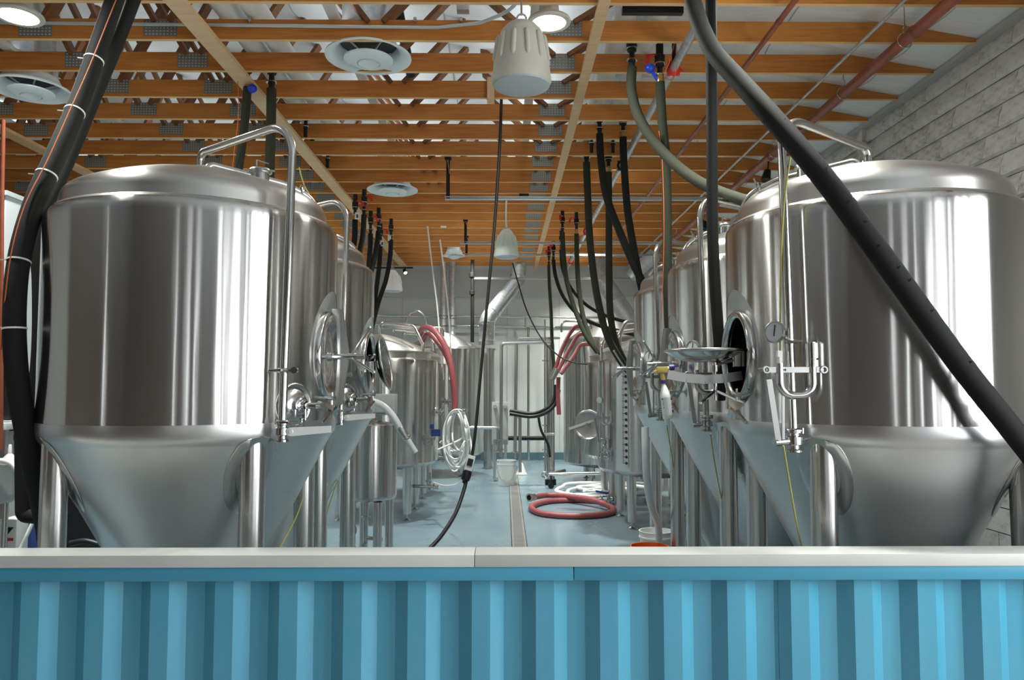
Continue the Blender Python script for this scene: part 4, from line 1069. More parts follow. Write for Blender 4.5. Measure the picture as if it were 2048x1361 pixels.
diffuser(at(62, 178, 6.88), .345, 'round pale metal air diffuser at the far left behind the hoses', .8)
diffuser(at(785, 379, 10.55), .36, 'round pale metal air diffuser halfway back, over the left row', .5)
diffuser(at(908, 511, 15.6), .23, 'small round pale air diffuser near the back wall', .4)
# grey-wrapped supply duct behind the first diffuser
m_ = MB(); m_.tube(smooth([at(795, 10, 6.74), at(802, 45, 6.76), at(815, 115, 6.8), at(822, 150, 6.95)]), .045, 14); solo('flex_conduit', m_, M['iron'], 'dark flexible line right of the large diffuser, passing the first trusses', 'conduit', ang=70)

# pipes along the ceiling on the right
def ypipe(x, z, r, mt, label, y0=1.5, y1=17.8, name='ceiling_pipe', cat='pipe', band=0):
    t = T(name, label, cat, (x, y0, z))
    m_ = MB(); m_.cyl((0, 0, 0), (0, y1 - y0, 0), r, None, 18); part('tube', m_, mt, t, ang=50)
    y = .9
    while y < y1 - y0:
        m_ = MB(); m_.turn((0, y, 0), (0, 1, 0), [(r, 0), (r * 1.14, .006), (r * 1.14, .05), (r, .056)], 18); y += 3.05
        part('coupling', m_, mt, t, ang=50)
    return t
rp_ = ypipe(3.08, 4.42, .046, M['redpipe'], 'thick red-brown sprinkler pipe running back beside the block wall')
for y in (4.1, 5.15, 6.9, 9.3, 11.8):
    m_ = MB(); m_.torus((0, y, .0), (0, 1, .0), .056, .005, 20, 6); m_.torus((0, y, .09), (1, 0, 0), .03, .004, 16, 6); m_.cyl((0, y, .12), (0, y, .3), .005, None, 8); part('hanger', m_, M['steel'], rp_)
tp_ = ypipe(2.06, 4.5, .022, M['redpipe'], 'thin red-brown sprinkler branch pipe left of the thick one')
for y in (5.0, 6.9, 9.5):
    m_ = MB(); m_.torus((0, y, 0), (0, 1, 0), .028, .004, 16, 6); m_.cyl((0, y, .03), (0, y, .12), .004, None, 8); part('hanger', m_, M['steel'], tp_)
ypipe(2.84, 4.5, .014, M['galv'], 'thin grey conduit running back between the two red-brown pipes', name='conduit', cat='conduit')
gp = ypipe(1.44, 4.47, .036, M['galv'], 'grey steel pipe running back right of the pale timber brace')
for y, lab in ((4.75, 0), (7.6, 0), (11.6, 0), (14.8, 0)):
    m_ = MB(); m_.torus((0, y, 0), (0, 1, 0), .05, .012, 20, 8); m_.bar((-.05, y, 0), (.05, y, 0), .03, .12); m_.bar((.04, y, .0), (.075, y, -.02), .02, .02); part('clamp', m_, M['red'] if y != 7.6 else M['iron'], gp)
    m_ = MB(); m_.cyl((.01, y + .02, .03), (.01, y + .02, .28), .018, None, 10); part('drop_rod', m_, M['iron'], gp)
# conduit along the face of the first truss
cdp = [V((-4.2, 5.93, 4.69)), V((-.55, 5.93, 4.665)), at(960, 46, 5.9), at(1020, 22, 5.8), at(1044, -10, 5.6)]
t = T('conduit', 'pale conduit running along the face of the first truss', 'conduit', cdp[0])
m_ = MB(); m_.tube(fillet(cdp, .25, 6), .014, 12); part('tube', m_, M['strut'], t, w=True, ang=60)
m_ = MB()
for px in (500, 830, 922): 
    p = at(px, 39, 5.93); m_.turn(p - V((.012, 0, 0)), (1, 0, 0), [(.0145, 0), (.019, .002), (.019, .022), (.0145, .024)], 12)
m_.bar(at(922, 48, 5.93), at(922, 56, 5.93), .01, .006); m_.bar(at(499, 36, 5.93), at(499, 46, 5.93), .01, .006)
part('strap', m_, M['galv'], t, w=True)
m_ = MB(); m_.box(at(926, 12, 5.9), (.10, .08, .10)); m_.cyl(at(926, 0, 5.9), at(930, -30, 5.9), .012); solo('junction_box', m_, M['galv'], 'small grey junction box above the first truss near the speaker', 'box', bevel=.004)
# white jacketed coolant mains lying above the chords
for x, lab in ((1.0, 'left white jacketed main lying on the trusses at the right'), (1.26, 'right white jacketed main lying on the trusses at the right'), (-2.02 - .26, 'left white jacketed main lying on the trusses at the left'), (-2.05, 'right white jacketed main lying on the trusses at the left')):
    m_ = MB(); m_.cyl((x, 4.0, 4.85), (x, 17.5, 4.85), .095, None, 20); solo('coolant_main', m_, M['pvc'], lab, 'pipe', 'white coolant mains', ang=50)
m_ = MB(); m_.box(at(1305, 22, 5.5), (.46, .05, .05)); solo('pipe_saddle', m_, M['iron'], 'black bar carrying the two white mains at the top right', 'bracket')
# strut channels across the room with their drop rods
for (x0, y0, x1, y1, d, rods, lab) in (
    (890, 397, 1462, 410, 9.1, (896,), 'nearest pale strut channel hung across the aisle'),
    (920, 486, 1345, 500, 12.6, (931,), 'second pale strut channel hung across the aisle'),
    (928, 510, 1345, 522, 14.0, (933,), 'third pale strut channel hung across the aisle'),
    (944, 557, 1290, 566, 16.4, (), 'farthest pale strut channel hung near the back wall')):
    p0, p1 = at(x0, y0, d), at(x1, y1, d); p1.z = p0.z
    t = T('strut_channel', lab, 'channel', p0)
    m_ = MB()
    for dz in (-1, 1): m_.bar(p0 + V((0, 0, dz * .019)), p1 + V((0, 0, dz * .019)), .041, .003)
    m_.bar(p0 + V((0, .019, 0)), p1 + V((0, .019, 0)), .003, .041); m_.bar(p0 + V((0, -.019, .014)), p1 + V((0, -.019, .014)), .003, .012); m_.bar(p0 + V((0, -.019, -.014)), p1 + V((0, -.019, -.014)), .003, .012)
    part('channel', m_, M['strut'], t, w=True, ang=20)
    for rx in list(rods) + ([] if d < 9.5 else []):
        q = at(rx, y0, d); m_ = MB(); m_.bar(V((q.x, q.y, q.z - .02)), V((q.x, q.y, ZC)), .045, .02, (0, 1, 0)); m_.box((q.x, q.y - .01, ZC - .02), (.08, .05, .03)); part('drop_post', m_, M['iron'], t, w=True)
        m_ = MB(); m_.bar((q.x + .02, q.y - .02, q.z + .30), (q.x - .01, q.y - .02, ZC), .012, .01, (0, 1, 0)); part('brace_wire', m_, M['steel'], t, w=True)
# small things on the far ceiling
m_ = MB(); m_.box(at(887, 454, 13.26), (.10, .04, .03)); solo('smoke_sensor', m_, M['white'], 'small white sensor on the ceiling left of the aisle', 'sensor', bevel=.008)
m_ = MB(); m_.box(at(1048, 388, 10.87), (.14, .05, .06)); solo('junction_box', m_, M['iron'], 'small dark box on a truss above the white pendant speaker', 'box', bevel=.004)
tl = T('track_light', 'black track with one lit spotlight above the back wall', 'lamp', at(790, 537, 17.5))
m_ = MB(); m_.bar(at(735, 536, 17.55), at(826, 536, 17.55), .04, .03); part('track', m_, M['iron'], tl, w=True)
c = at(810, 544, 17.5); d = V((.25, -.6, -.5)).normalized(); m_ = MB(); m_.turn(c, d, [(.0001, -.08), (.04, -.08), (.05, .06), (.042, .06), (.04, .05)], 20); m_.cyl(c + V((0, 0, .09)), c, .012); part('spot_head', m_, M['iron'], tl, w=True)
m_ = MB(); m_.turn(c, d, [(.0001, .05), (.04, .05)], 20); part('lens', m_, M['spot'], tl, w=True)
for px, py, Y, lab in ((1533, 352, 8.6, 'black spotlight head hung from the thick red-brown pipe beside the front right fermenter top'), (1408, 452, 11.6, 'farther black spotlight head hung from the thick red-brown pipe')):
    c = at(px, py, Y); t = T('spotlight', lab, 'lamp', c); d = V((-.3, -.3, -1)).normalized()
    m_ = MB(); m_.turn(c, d, [(.0001, -.07), (.04, -.07), (.055, .065), (.048, .065), (.0001, .055)], 20); part('head', m_, M['iron'], t, w=True)
    m_ = MB(); m_.cyl(c + V((.015, 0, .03)), V((3.08, c.y, 4.40)), .009, None, 8); part('stem', m_, M['iron'], t, w=True)

# ------------------------------------------------------------------ insulated coolant hoses dropping from the ceiling
def fitting(t, p, d, r, lever=None, blue=None, mid=None):
    """black screwed fitting above a hose end, with a coloured lever"""
    d = V(d).normalized(); m_ = MB()
    m_.turn(p, d, [(r * .62, -.02), (r * .62, .07), (r * .78, .075), (r * .78, .10), (r * .6, .105), (r * .55, .16), (r * .95, .17), (r * .95, .20), (r * 1.1, .205), (r * 1.1, .26), (r * .8, .27), (r * .8, .36)], 16)
    fv = part('pipe_fitting', m_, M['iron'], t, w=True)
    for q in (.085, .185):
        m_ = MB(); m_.turn(p + d * q, d, [(r * .75, 0), (r * 1.12, .002), (r * 1.12, .012), (r * .75, .014)], 16); part('crimp_ring', m_, M['steel'], fv, w=True)
    if mid:
        m_ = MB(); m_.turn(p + d * .03, d, [(r * .7, -.04), (r * .85, -.03), (r * .85, .05), (r * .7, .06)], 14); part('brass_union', m_, M['brass'], fv, w=True)
    if lever:
        q = p + d * .27; m_ = MB(); e = V(lever); m_.bar(q, q + e * .10, .035, .016, (0, 0, 1)); m_.bar(q + e * .09, q + e * .11 + V((0, 0, -.07)), .034, .014, (0, 1, 0)); part('lever', m_, M['red'], fv, w=True)
    if blue:
        q = p + d * .02 + V(blue); m_ = MB(); m_.ball(q, .045, 16, .9); m_.cyl(q, p + d * .02, .016, None, 10); part('actuator', m_, M['blue'], fv, w=True)
def drop(label, pts, r, mt='foam', lever=None, blue=None, mid=None, name='coolant_hose', ties=(), fit=True, straight=False):
    P = [at(*p) for p in pts]; t = T(name, label, 'hose', P[-1] if P[-1].z < P[0].z else P[0])
    sp = smooth(P, 10); m_ = MB(); m_.tube(sp, r, 16); part('hose_body', m_, M[mt], t, w=True, ang=70)
    if fit:
        d = V((0, 0, 1)) ; fitting(t, P[0] - V((0, 0, .03)), d, r, lever, blue, mid)
    for f_ in ties:
        i = int(f_ * (len(sp) - 2)); d = (sp[i + 1] - sp[i]).normalized()
        m_ = MB(); m_.turn(sp[i], d, [(r * .98, 0), (r * 1.06, .001), (r * 1.06, .009), (r * .98, .01)], 20); s_ = V((-1, -.3, 0)); m_.bar(sp[i] + s_ * r, sp[i] + s_ * (r + .03) , .008, .005)
        part('zip_tie', m_, M['tie'], t, w=True)
    return t
# left foreground pair
drop('thick black insulated hose with white ties curving down the left edge',
     [(250, -60, 4.5), (205, 70, 4.35), (163, 190, 4.2), (117, 300, 4.0), (72, 400, 3.85), (40, 510, 3.75), (29, 620, 3.7), (33, 740, 3.7), (50, 850, 3.75), (70, 950, 3.85), (92, 1050, 4.0), (100, 1130, 4.1)], .052, 'black', ties=(.135, .215, .325, .47, .585), fit=False)
drop('second black insulated hose behind the thick one, hugging the front left fermenter',
     [(290, -60, 4.8), (240, 70, 4.7), (190, 190, 4.6), (140, 310, 4.5), (98, 400, 4.35), (74, 470, 4.3), (80, 560, 4.3), (80, 680, 4.3), (72, 790, 4.3), (60, 880, 4.3), (62, 960, 4.3)], .042, 'black', fit=False)
hose('thin_cable', 'thin orange cable tied along the thick black hose at the left', [(232, 0, 4.28), (180, 130, 4.12), (140, 220, 4.0), (95, 320, 3.88), (50, 410, 3.76), (22, 510, 3.66), (8, 620, 3.66), (2, 700, 3.7)], .0028, M['orange'], cat='cable')
t = T('black_pipe', 'black elbow pipe behind the thick hoses at the lower left', 'pipe', at(45, 1038, 4.6))
m_ = MB(); m_.tube(fillet([at(44, 850, 4.6), at(46, 1032, 4.6), at(130, 1040, 4.6)], .03, 4), .042, 16); part('tube', m_, M['black'], t, w=True)
m_ = MB(); m_.cyl(at(46, 880, 4.6), at(46, 868, 4.6), .05, None, 16); part('collar', m_, M['iron'], t, w=True)
# right foreground
drop('long black insulated hose slanting across the front right fermenter',
     [(1372, -60, 4.45), (1394, 30, 4.25), (1425, 100, 4.0), (1475, 158, 3.75), (1540, 230, 3.5), (1640, 347, 3.28), (1720, 453, 3.22), (1805, 570, 3.2), (1925, 735, 3.2), (2060, 905, 3.22), (2150, 1030, 3.30), (2170, 1150, 3.5), (2120, 1250, 3.9)], .049, 'black', fit=False)
sl = [o for o in bpy.data.objects if o.get('label', '').startswith('long black insulated')][0]
slp = smooth([at(*p) for p in [(1394, 30, 4.25), (1425, 100, 4.0), (1475, 158, 3.75), (1540, 230, 3.5), (1640, 347, 3.28), (1720, 453, 3.22), (1805, 570, 3.2), (1925, 735, 3.2), (2075, 925, 3.22)]], 10)
rnd = random.Random(9)
for k in range(17):
    i = 4 + k * 4 + rnd.randint(0, 2)
    if i + 1 >= len(slp): break
    d_ = (slp[i + 1] - slp[i]).normalized(); vw = (V((0, 0, EYE)) - slp[i]).normalized(); sd = d_.cross(vw).normalized()
    o_ = (vw * .8 + sd * (rnd.uniform(-.7, -.1) if k > 6 else .55)).normalized(); p_ = slp[i] + o_ * .0485
    m_ = MB(); m_.bar(p_ - sd * .012 - d_ * .004, p_ + sd * .014 + d_ * .006, .006, .003, o_); part('foam_tear', m_, M['tie'] if k < 6 else M['iron'], sl, w=True)
th = drop('straight black hose dropping in the gap between front and middle right fermenters',
     [(1421, -60, 4.85), (1423, 120, 4.85), (1424, 300, 4.85), (1425, 450, 4.85), (1430, 570, 4.87), (1440, 720, 4.9), (1440, 800, 4.95)], .037, 'black', fit=False)
drop('olive insulated hose swinging right from the ceiling to behind the front right fermenter',
     [(1264, 135, 6.2), (1263, 180, 6.2), (1278, 235, 6.15), (1315, 292, 6.0), (1370, 345, 5.7), (1430, 380, 5.4), (1500, 405, 5.1), (1560, 425, 4.95)], .042, 'foam')
drop('olive insulated hose with a blue valve hanging straight down at the right',
     [(1320, 165, 6.2), (1324, 240, 6.2), (1332, 330, 6.2), (1334, 440, 6.2), (1335, 560, 6.2), (1338, 660, 6.25), (1342, 760, 6.3)], .040, 'foam', lever=(-1, .2, 0), blue=(-.09, -.03, .12), mid=True)
hose('thin_cable', 'thin orange cable hanging beside the olive hose with the blue valve', [(1318, 262, 6.14), (1325, 330, 6.12), (1328, 450, 6.12), (1326, 560, 6.13), (1322, 640, 6.15)], .0035, M['orange'], cat='cable')
hose('thin_cable', 'orange cord looped from the truss to the grey pipe near the blue valve', [(1352, 74, 6.02), (1340, 120, 6.1), (1330, 150, 6.15), (1345, 160, 6.2), (1354, 130, 6.1), (1352, 76, 6.0)], .0035, M['orange'], cat='cable')
# second pair and third pair (right)
drop('dark hose from the second valve pair swinging to the farthest right fermenter',
     [(1199, 268, 8.4), (1202, 320, 8.4), (1212, 390, 8.3), (1238, 460, 8.1), (1268, 530, 7.95), (1300, 600, 8.0), (1318, 690, 8.0), (1325, 790, 8.0)], .042, 'black')
drop('dark hose with a brass union dropping beside it to the same fermenter',
     [(1246, 275, 8.4), (1248, 330, 8.4), (1255, 420, 8.4), (1268, 500, 8.2), (1284, 580, 8.1), (1300, 640, 8.1), (1312, 720, 8.1), (1318, 800, 8.1)], .042, 'black', mid=True)
drop('dark hose left of the pair, curving down to the tank with the level scale',
     [(1173, 325, 9.1), (1175, 380, 9.1), (1180, 480, 9.0), (1192, 580, 8.9), (1212, 665, 8.9), (1240, 720, 8.9), (1262, 748, 9.0)], .044, 'foam')
drop('dark hose with a brass union curving to the tank with the level scale',
     [(1217, 345, 9.1), (1218, 420, 9.1), (1218, 520, 9.05), (1220, 620, 9.0), (1230, 680, 9.0), (1250, 725, 9.0), (1268, 750, 9.05)], .042, 'foam', mid=True)
for px, lab in ((1183, 'left short capped black stub pipe with a red lever below the third truss pair'), (1226, 'right short capped black stub pipe with a red lever below the third truss pair')):
    p = at(px, 302, 8.9); t = T('valve_stub', lab, 'valve', p); fitting(t, p, (0, 0, 1), .034, lever=(-1, .2, 0))
# far right groups
drop('far dark hose with a red valve, left of the far right group',
     [(1125, 465, 11.3), (1127, 510, 11.3), (1133, 560, 11.2), (1150, 620, 11.1), (1172, 672, 11.0), (1196, 706, 11.0)], .036, 'foam', lever=(-.4, -1, 0))
drop('far dark hose with a pale union, right of the far right group',
     [(1153, 468, 11.3), (1154, 520, 11.3), (1158, 580, 11.2), (1168, 640, 11.1), (1185, 685, 11.0), (1202, 708, 11.0)], .036, 'foam', lever=(-1, 0, 0), mid=True)
drop('farther dark hose sweeping right behind the farthest right fermenter',
     [(1107, 520, 13.0), (1112, 555, 13.0), (1128, 595, 12.9), (1160, 632, 12.7), (1210, 655, 12.4), (1280, 672, 12.0)], .036, 'black', lever=(-.6, -1, 0))
drop('fine dark hose sweeping right just above the farther one',
     [(1122, 500, 12.7), (1126, 540, 12.7), (1145, 580, 12.6), (1180, 615, 12.4), (1230, 638, 12.2), (1290, 650, 12.0)], .03, 'black')
drop('grey hose hanging straight, left of the far right group',
     [(1098, 530, 13.2), (1099, 570, 13.2), (1102, 620, 13.2), (1104, 680, 13.2), (1108, 740, 13.1)], .032, 'foam', lever=(-.5, -1, 0))
# left hoses
drop('dark olive hose with a blue valve dropping behind the front left fermenter',
     [(495, 175, 6.8), (491, 230, 6.8), (484, 290, 6.8), (476, 350, 6.8), (470, 420, 6.8)], .038, 'foam', lever=(1, -.3, 0), blue=(.06, -.05, -.02), mid=True)
drop('dark olive hose dropping straight behind the front left fermenter, right of the blue valve',
     [(543, 178, 6.8), (542, 250, 6.8), (540, 320, 6.8), (538, 420, 6.8)], .044, 'foam', lever=(1, -.3, 0))
hose('thin_cable', 'orange cable hanging down beside the dark olive hoses at the left', [(470, 132, 6.7), (476, 170, 6.7), (477, 230, 6.72), (470, 290, 6.72), (464, 345, 6.75)], .0035, M['orange'], cat='cable')
for px, py, Y, lab in ((566, 270, 8.25, 'left black valve stub over the gap between the left fermenters, red lever'), (611, 270, 8.25, 'right black valve stub over the gap between the left fermenters, red lever'),
                       (624, 335, 9.5, 'left short black stub pipe over the second left fermenter'), (655, 332, 9.5, 'right short black stub pipe over the second left fermenter')):
    p = at(px, py, Y); t = T('valve_stub', lab, 'valve', p); fitting(t, p, (0, 0, 1), .036, lever=(1, -.3, 0) if py == 270 else None)
for pts, lab, kw in (
    ([(710, 440, 9.6), (709, 480, 9.6), (702, 520, 9.6), (692, 570, 9.6), (676, 640, 9.8), (668, 690, 10.0)], 'leftmost dark hose of the group left of the aisle, white tag at its valve', dict(lever=(1, -.3, 0), mid=True)),
    ([(728, 430, 9.6), (726, 470, 9.6), (718, 510, 9.6), (705, 570, 9.6), (694, 640, 9.9), (688, 680, 10.1)], 'second dark hose of the group left of the aisle', dict(lever=(1, -.3, 0))),
    ([(741, 468, 10.6), (740, 500, 10.6), (736, 545, 10.6), (724, 610, 10.6), (716, 668, 10.6)], 'third dark hose of the group left of the aisle', dict(lever=(1, -.3, 0))),
    ([(757, 462, 10.6), (753, 495, 10.6), (746, 530, 10.6), (730, 590, 10.6), (722, 665, 10.7)], 'fourth dark hose of the group left of the aisle', dict()),
    ([(761, 490, 11.6), (759, 525, 11.6), (755, 560, 11.6), (747, 620, 11.6), (738, 680, 11.6)], 'fifth dark hose of the group left of the aisle', dict(lever=(1, -.3, 0), mid=True)),
    ([(782, 480, 11.6), (780, 515, 11.6), (772, 560, 11.6), (757, 605, 11.6), (740, 670, 11.6)], 'rightmost dark hose of the group left of the aisle', dict())):
    drop(lab, pts, .036, 'black', **kw)
for px, py, Y, lab in ((714, 432, 9.57, 'white and blue tag beside the leftmost hose of the left group'), (764, 487, 11.57, 'white and blue tag beside the fifth hose of the left group'), (779, 476, 11.57, 'plain white tag under the red ring of the left group')):
    p = at(px, py, Y); t = T('hang_tag', lab, 'tag', p); m_ = MB(); m_.box(p, (.05, .006, .09)); part('card', m_, M['white'], t, w=True)
    if 'blue' in lab: m_ = MB(); m_.box(p + V((.004, -.005, -.005)), (.026, .004, .045)); part('mark', m_, M['navy'], t, w=True)
# thin white tubes leaning down from the ceiling
hose('white_tube', 'left thin white tube leaning down from the ceiling to the left tanks', [(855, 453, 11.6), (865, 540, 11.5), (875, 620, 11.4), (884, 735, 11.3)], .012, M['tie'], cat='tube')
hose('white_tube', 'right thin white tube leaning down from the ceiling to the left tanks', [(880, 480, 12.2), (890, 560, 12.1), (898, 640, 12.0), (902, 720, 12.0), (899, 760, 12.0)], .012, M['tie'], cat='tube')
hose('cable', 'white cord from the ceiling to the farther pendant speaker', [(1013, 395, 10.0), (1012, 430, 10.7), (1013, 462, 11.0)], .012, M['tie'], cat='cable')
# hanging power cable
t = T('power_cable', 'long black power cable hanging down the aisle with a white coupling box', 'cable', at(950, 900, 7.0))
cp_ = [(1003, 192, 7.45), (999, 300, 7.4), (989, 450, 7.4), (975, 600, 7.3), (962, 740, 7.2), (951, 860, 7.1), (944, 912, 7.05)]
m_ = MB(); m_.tube(smooth([at(*p) for p in cp_]), .016, 10); part('upper_cord', m_, M['rubber'], t, w=True, ang=70)
cp2 = [(935, 950, 7.0), (928, 980, 6.95), (912, 1025, 6.8), (890, 1062, 6.6), (865, 1092, 6.45), (820, 1130, 6.3)]
m_ = MB(); m_.tube(smooth([at(*p) for p in cp2]), .018, 10); part('lower_cord', m_, M['rubber'], t, w=True, ang=70)
a, b_ = at(944, 912, 7.03), at(935, 944, 7.0); d = (b_ - a)
m_ = MB(); m_.bar(a, b_, .07, .055, (0, 1, 0)); bx = part('coupling_box', m_, M['white'], t, w=True, bevel=.004, label='white coupling box')
m_ = MB(); m_.bar(a + d * .18 + V((0, -.034, 0)), a + d * .62 + V((0, -.034, 0)), .05, .012, (0, 1, 0)); part('dark_label', m_, M['rubber'], bx, w=True)
m_ = MB(); dd = d.normalized(); m_.turn(b_ - dd * .01, dd, [(.0001, 0), (.042, 0), (.045, .05), (.04, .09), (.022, .10), (.02, .12)], 18); part('plug', m_, M['rubber'], t, w=True)
m_ = MB(); m_.box(at(1006, 193, 7.45), (.14, .05, .02)); part('ceiling_plate', m_, M['grey'], t, w=True)
hose('cable', 'thin black cable sagging from the ceiling to the tank with the level scale', [(1025, 526, 11.8), (1036, 565, 11.8), (1055, 625, 11.7), (1085, 680, 11.6), (1120, 714, 11.5), (1150, 726, 11.3), (1174, 729, 11.1)], .011, M['rubber'], cat='cable')
# yellow cords at the tanks
for pts, lab in (([(1567, 892, 3.44), (1578, 960, 3.55), (1590, 1030, 3.6), (1604, 1100, 3.65)], 'yellow cord hanging down the cone of the front right fermenter'),
                 ([(1583, 300, 3.5), (1569, 400, 3.52), (1562, 520, 3.55), (1560, 700, 3.58), (1562, 742, 3.58)], 'yellow cord hanging down beside the riser of the front right fermenter'),
                 ([(1421, 868, 4.98), (1430, 930, 5.06), (1445, 1010, 5.12)], 'yellow cord hanging down the cone of the middle right fermenter'),
                 ([(1333, 850, 6.5), (1345, 920, 6.6), (1352, 960, 6.65)], 'yellow cord hanging down the cone of the farthest right fermenter'),
                 ([(607, 995, 4.3), (590, 1040, 4.3), (560, 1095, 4.25)], 'thin cord slanting behind the right leg of the front left fermenter'),
                 ([(676, 960, 5.7), (662, 1000, 5.7), (650, 1040, 5.7)], 'thin cord slanting between the legs of the second left fermenter'),
                 ([(598, 335, 4.75), (608, 370, 4.8), (622, 395, 4.8)], 'thin cord tied to the pipe arm over the front left fermenter')):
    hose('cord', lab, pts, .0042, M['yellow'], cat='cord')
# spray bottle hung on the middle right fermenter's handle
c0 = at(1336, 838, 5.35); top = at(1327, 764, 5.35); d = (top - c0).normalized(); L = (top - c0).length
sb = T('spray_bottle', 'white spray bottle with a yellow trigger head hanging by the middle right fermenter', 'bottle', c0)
fx = frame(c0, d); sq = Matrix.Diagonal((1, .62, 1, 1))
m_ = MB(); m_.lathe([(.0001, 0), (.050, 0), (.056, .01), (.056, L * .60), (.050, L * .70), (.030, L * .85), (.019, L * .93), (.019, L)], 32, fx @ sq); part('bottle', m_, M['white'], sb, w=True, ang=50)
m_ = MB(); m_.lathe([(.057, L * .10), (.0575, L * .10), (.0575, L * .58), (.057, L * .58)], 32, fx @ sq); lb = part('label', m_, M['gauge'], sb, w=True, label='pale blue-grey label')
m_ = MB()
for q, wd, h in ((.53, .07, .008), (.45, .05, .006), (.40, .06, .006), (.35, .045, .006), (.30, .06, .006), (.14, .03, .006)):
    cc = c0 + d * (L * q) + V((0, -.037, 0)); m_.box(cc, (wd, .004, h))
cc = c0 + d * (L * .21) + V((.014, -.037, 0)); m_.box(cc, (.05, .004, .018)); part('print', m_, M['navy'], lb, w=True)
m_ = MB(); m_.cyl(top - d * .012, top + d * .012, .023, None, 20); part('collar', m_, M['purple'], sb, w=True)
h0 = top + d * .01; m_ = MB(); m_.cyl(h0, h0 + d * .05, .018, .015, 16); hd = h0 + d * .075; m_.box(hd, (.075, .04, .045)); m_.cyl(hd + V((.02, 0, .0)), hd + V((.06, 0, .012)), .02, .018, 14); m_.bar(hd + V((-.02, 0, 0)), hd + V((-.06, 0, -.02)), .02, .02)
part('trigger_head', m_, M['tan'], sb, w=True, bevel=.004, label='yellow trigger head')
m_ = MB(); m_.cyl(hd + V((.05, 0, .015)), hd + V((.085, 0, .02)), .024, .022, 16); m_.bar(hd + V((.08, 0, .02)), hd + V((.12, 0, .03)), .012, .012); part('nozzle', m_, M['purple'], sb, w=True)

# ------------------------------------------------------------------ left background: cold room, bench, bin, boxes
cr = T('cold_room', 'white panelled cold room box behind the left fermenters', 'cold room', (-5.35, 9.9, 0))
for k in range(6):
    m_ = MB(); m_.box((0, -2.9 + k * 1.165, 1.70), (2.1, 1.155, 3.4)); part('wall_panel', m_, M['cooler'], cr, bevel=.004)
m_ = MB(); m_.box((0, 0.02, 3.42), (2.14, 7.05, .04)); part('roof_trim', m_, M['cooler'], cr)
pipe('red_riser', 'thin red-brown pipe rising at the far left edge', [(2, 900, 5.2), (4, 420, 5.2), (7, 240, 5.2)], .013, M['redpipe'])
m_ = MB(); p = at(14, 795, 5.6); m_.box(p, (.11, .1, .34)); m_.box(p + V((0, -.06, .19)), (.09, .03, .05)); solo('black_case', m_, M['rubber'], 'upright black case on the bench at the far left edge', 'case', bevel=.012)
bn = T('work_bench', 'pale steel bench top at the far left edge under the black case', 'bench', (at(14, 840, 5.7).x, 5.7, 0))
zt = at(14, 842, 5.7).z
m_ = MB(); m_.box((-.15, 0, zt - .03), (.62, .5, .05)); part('top', m_, M['cooler'], bn, bevel=.004)
m_ = MB(); m_.box((-.15, .02, zt - .27), (.5, .4, .40)); part('drawer_box', m_, M['grey'], bn, bevel=.004)
m_ = MB(); m_.box((-.15, 0, zt - .52), (.62, .5, .03)); part('shelf', m_, M['galv'], bn)
for sx in (-1, 1):
    for sy in (-1, 1):
        m_ = MB(); m_.box((-.15 + sx * .28, sy * .22, (zt - .05) / 2), (.04, .04, zt - .05)); part('leg', m_, M['steel'], bn)
p = at(19, 925, 5.35); m_ = MB(); m_.lathe([(.062, 0), (.06, .01), (.014, .06), (.010, .12), (.007, .125)], 24, Matrix.Translation(p)); solo('funnel', m_, M['white'], 'small white funnel upside down on the bench shelf at the far left', 'funnel', origin=p)
hb = T('wash_bin', 'grey rounded steel bin on thin legs at the far left edge', 'bin', (at(8, 960, 5.0).x, 5.0, 0))
za, zb_ = at(8, 1006, 5.0).z, at(8, 928, 5.0).z
m_ = MB(); m_.lathe([(.0001, za), (.05, za), (.085, za + .03), (.09, za + .06), (.09, zb_ - .01), (.095, zb_), (.085, zb_), (.08, za + .05), (.0001, za + .02)], 32); part('bowl', m_, M['grey'], hb, ang=50)
for q in (-.05, .03):
    m_ = MB(); m_.cyl((q, -.02, 0), (q, -.02, za + .01), .018, None, 14); part('leg', m_, M['steel'], hb)
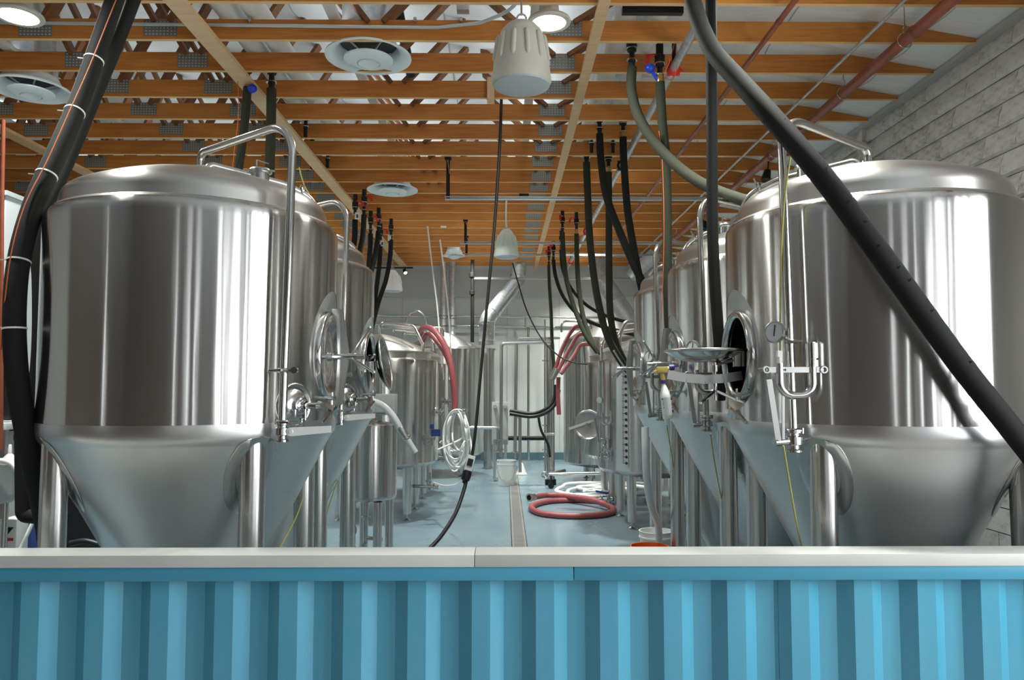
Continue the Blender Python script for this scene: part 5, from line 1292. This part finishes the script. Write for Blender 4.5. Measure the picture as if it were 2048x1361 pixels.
hose('white_hose', 'white hose arching over the grey bin at the far left', [(-20, 925, 4.85), (5, 922, 4.85), (25, 930, 4.85), (38, 950, 4.85), (45, 980, 4.9), (62, 1010, 5.0)], .016, M['white'])
p = on_z(62, 1262, 0); p = at(64, 1062, 5.3)
bxs = T('carton', 'dark blue carton on the floor behind the left leg of the front left fermenter', 'box', (p.x, 5.3, 0))
m_ = MB(); m_.box((.02, 0, (p.z + .09) / 2), (.16, .2, p.z + .09)); part('body', m_, M['navy'], bxs, bevel=.003)
p2 = at(30, 1060, 5.15)
b2_ = T('carton', 'white carton with a black triangle and a red mark beside the dark blue one', 'box', (p2.x, 5.15, 0))
hgt = p2.z + .08
m_ = MB(); m_.box((0, 0, hgt / 2), (.115, .15, hgt)); bd = part('body', m_, M['white'], b2_, bevel=.003)
m_ = MB(); m_.add([(-.04, -.0765, hgt - .05), (.04, -.0765, hgt - .05), (0, -.0765, hgt - .10)], [(0, 1, 2)]); part('triangle', m_, M['rubber'], bd, ang=0)
m_ = MB(); m_.box((.02, -.0765, hgt - .13), (.04, .002, .02)); part('mark', m_, M['red'], bd)
hose('white_hose', 'thin white hose lying over the cartons at the lower left', [(40, 1100, 5.0), (52, 1075, 5.02), (64, 1048, 5.05), (66, 1030, 5.1)], .012, M['white'])
hose('rubber_hose', 'dark hose lying low between the legs of the front left fermenter', [(140, 1088, 5.4), (170, 1083, 5.4), (200, 1090, 5.4)], .02, M['rubber'])

p = at(168, 1040, 6.6)
kb = T('black_filler_box', 'low black box filling the dark gap behind the left leg of the front left fermenter', 'bin', (p.x, 6.6, 0))  # black box added to fill the dark gap behind the leg
m_ = MB(); m_.lathe([(.0001, 0), (.62, 0), (.66, p.z + .30), (.69, p.z + .30), (.69, p.z + .33), (.64, p.z + .33), (.60, .02), (.0001, .02)], 4, Matrix.Diagonal((.62, .45, 1, 1)) @ Matrix.Rotation(PI / 4, 4, 'Z')); part('tub', m_, M['rubber'], kb, ang=0)
m_ = MB(); m_.box((0, 0, p.z + .33), (.52, .40, .02)); part('lid', m_, M['iron'], kb, bevel=.004)
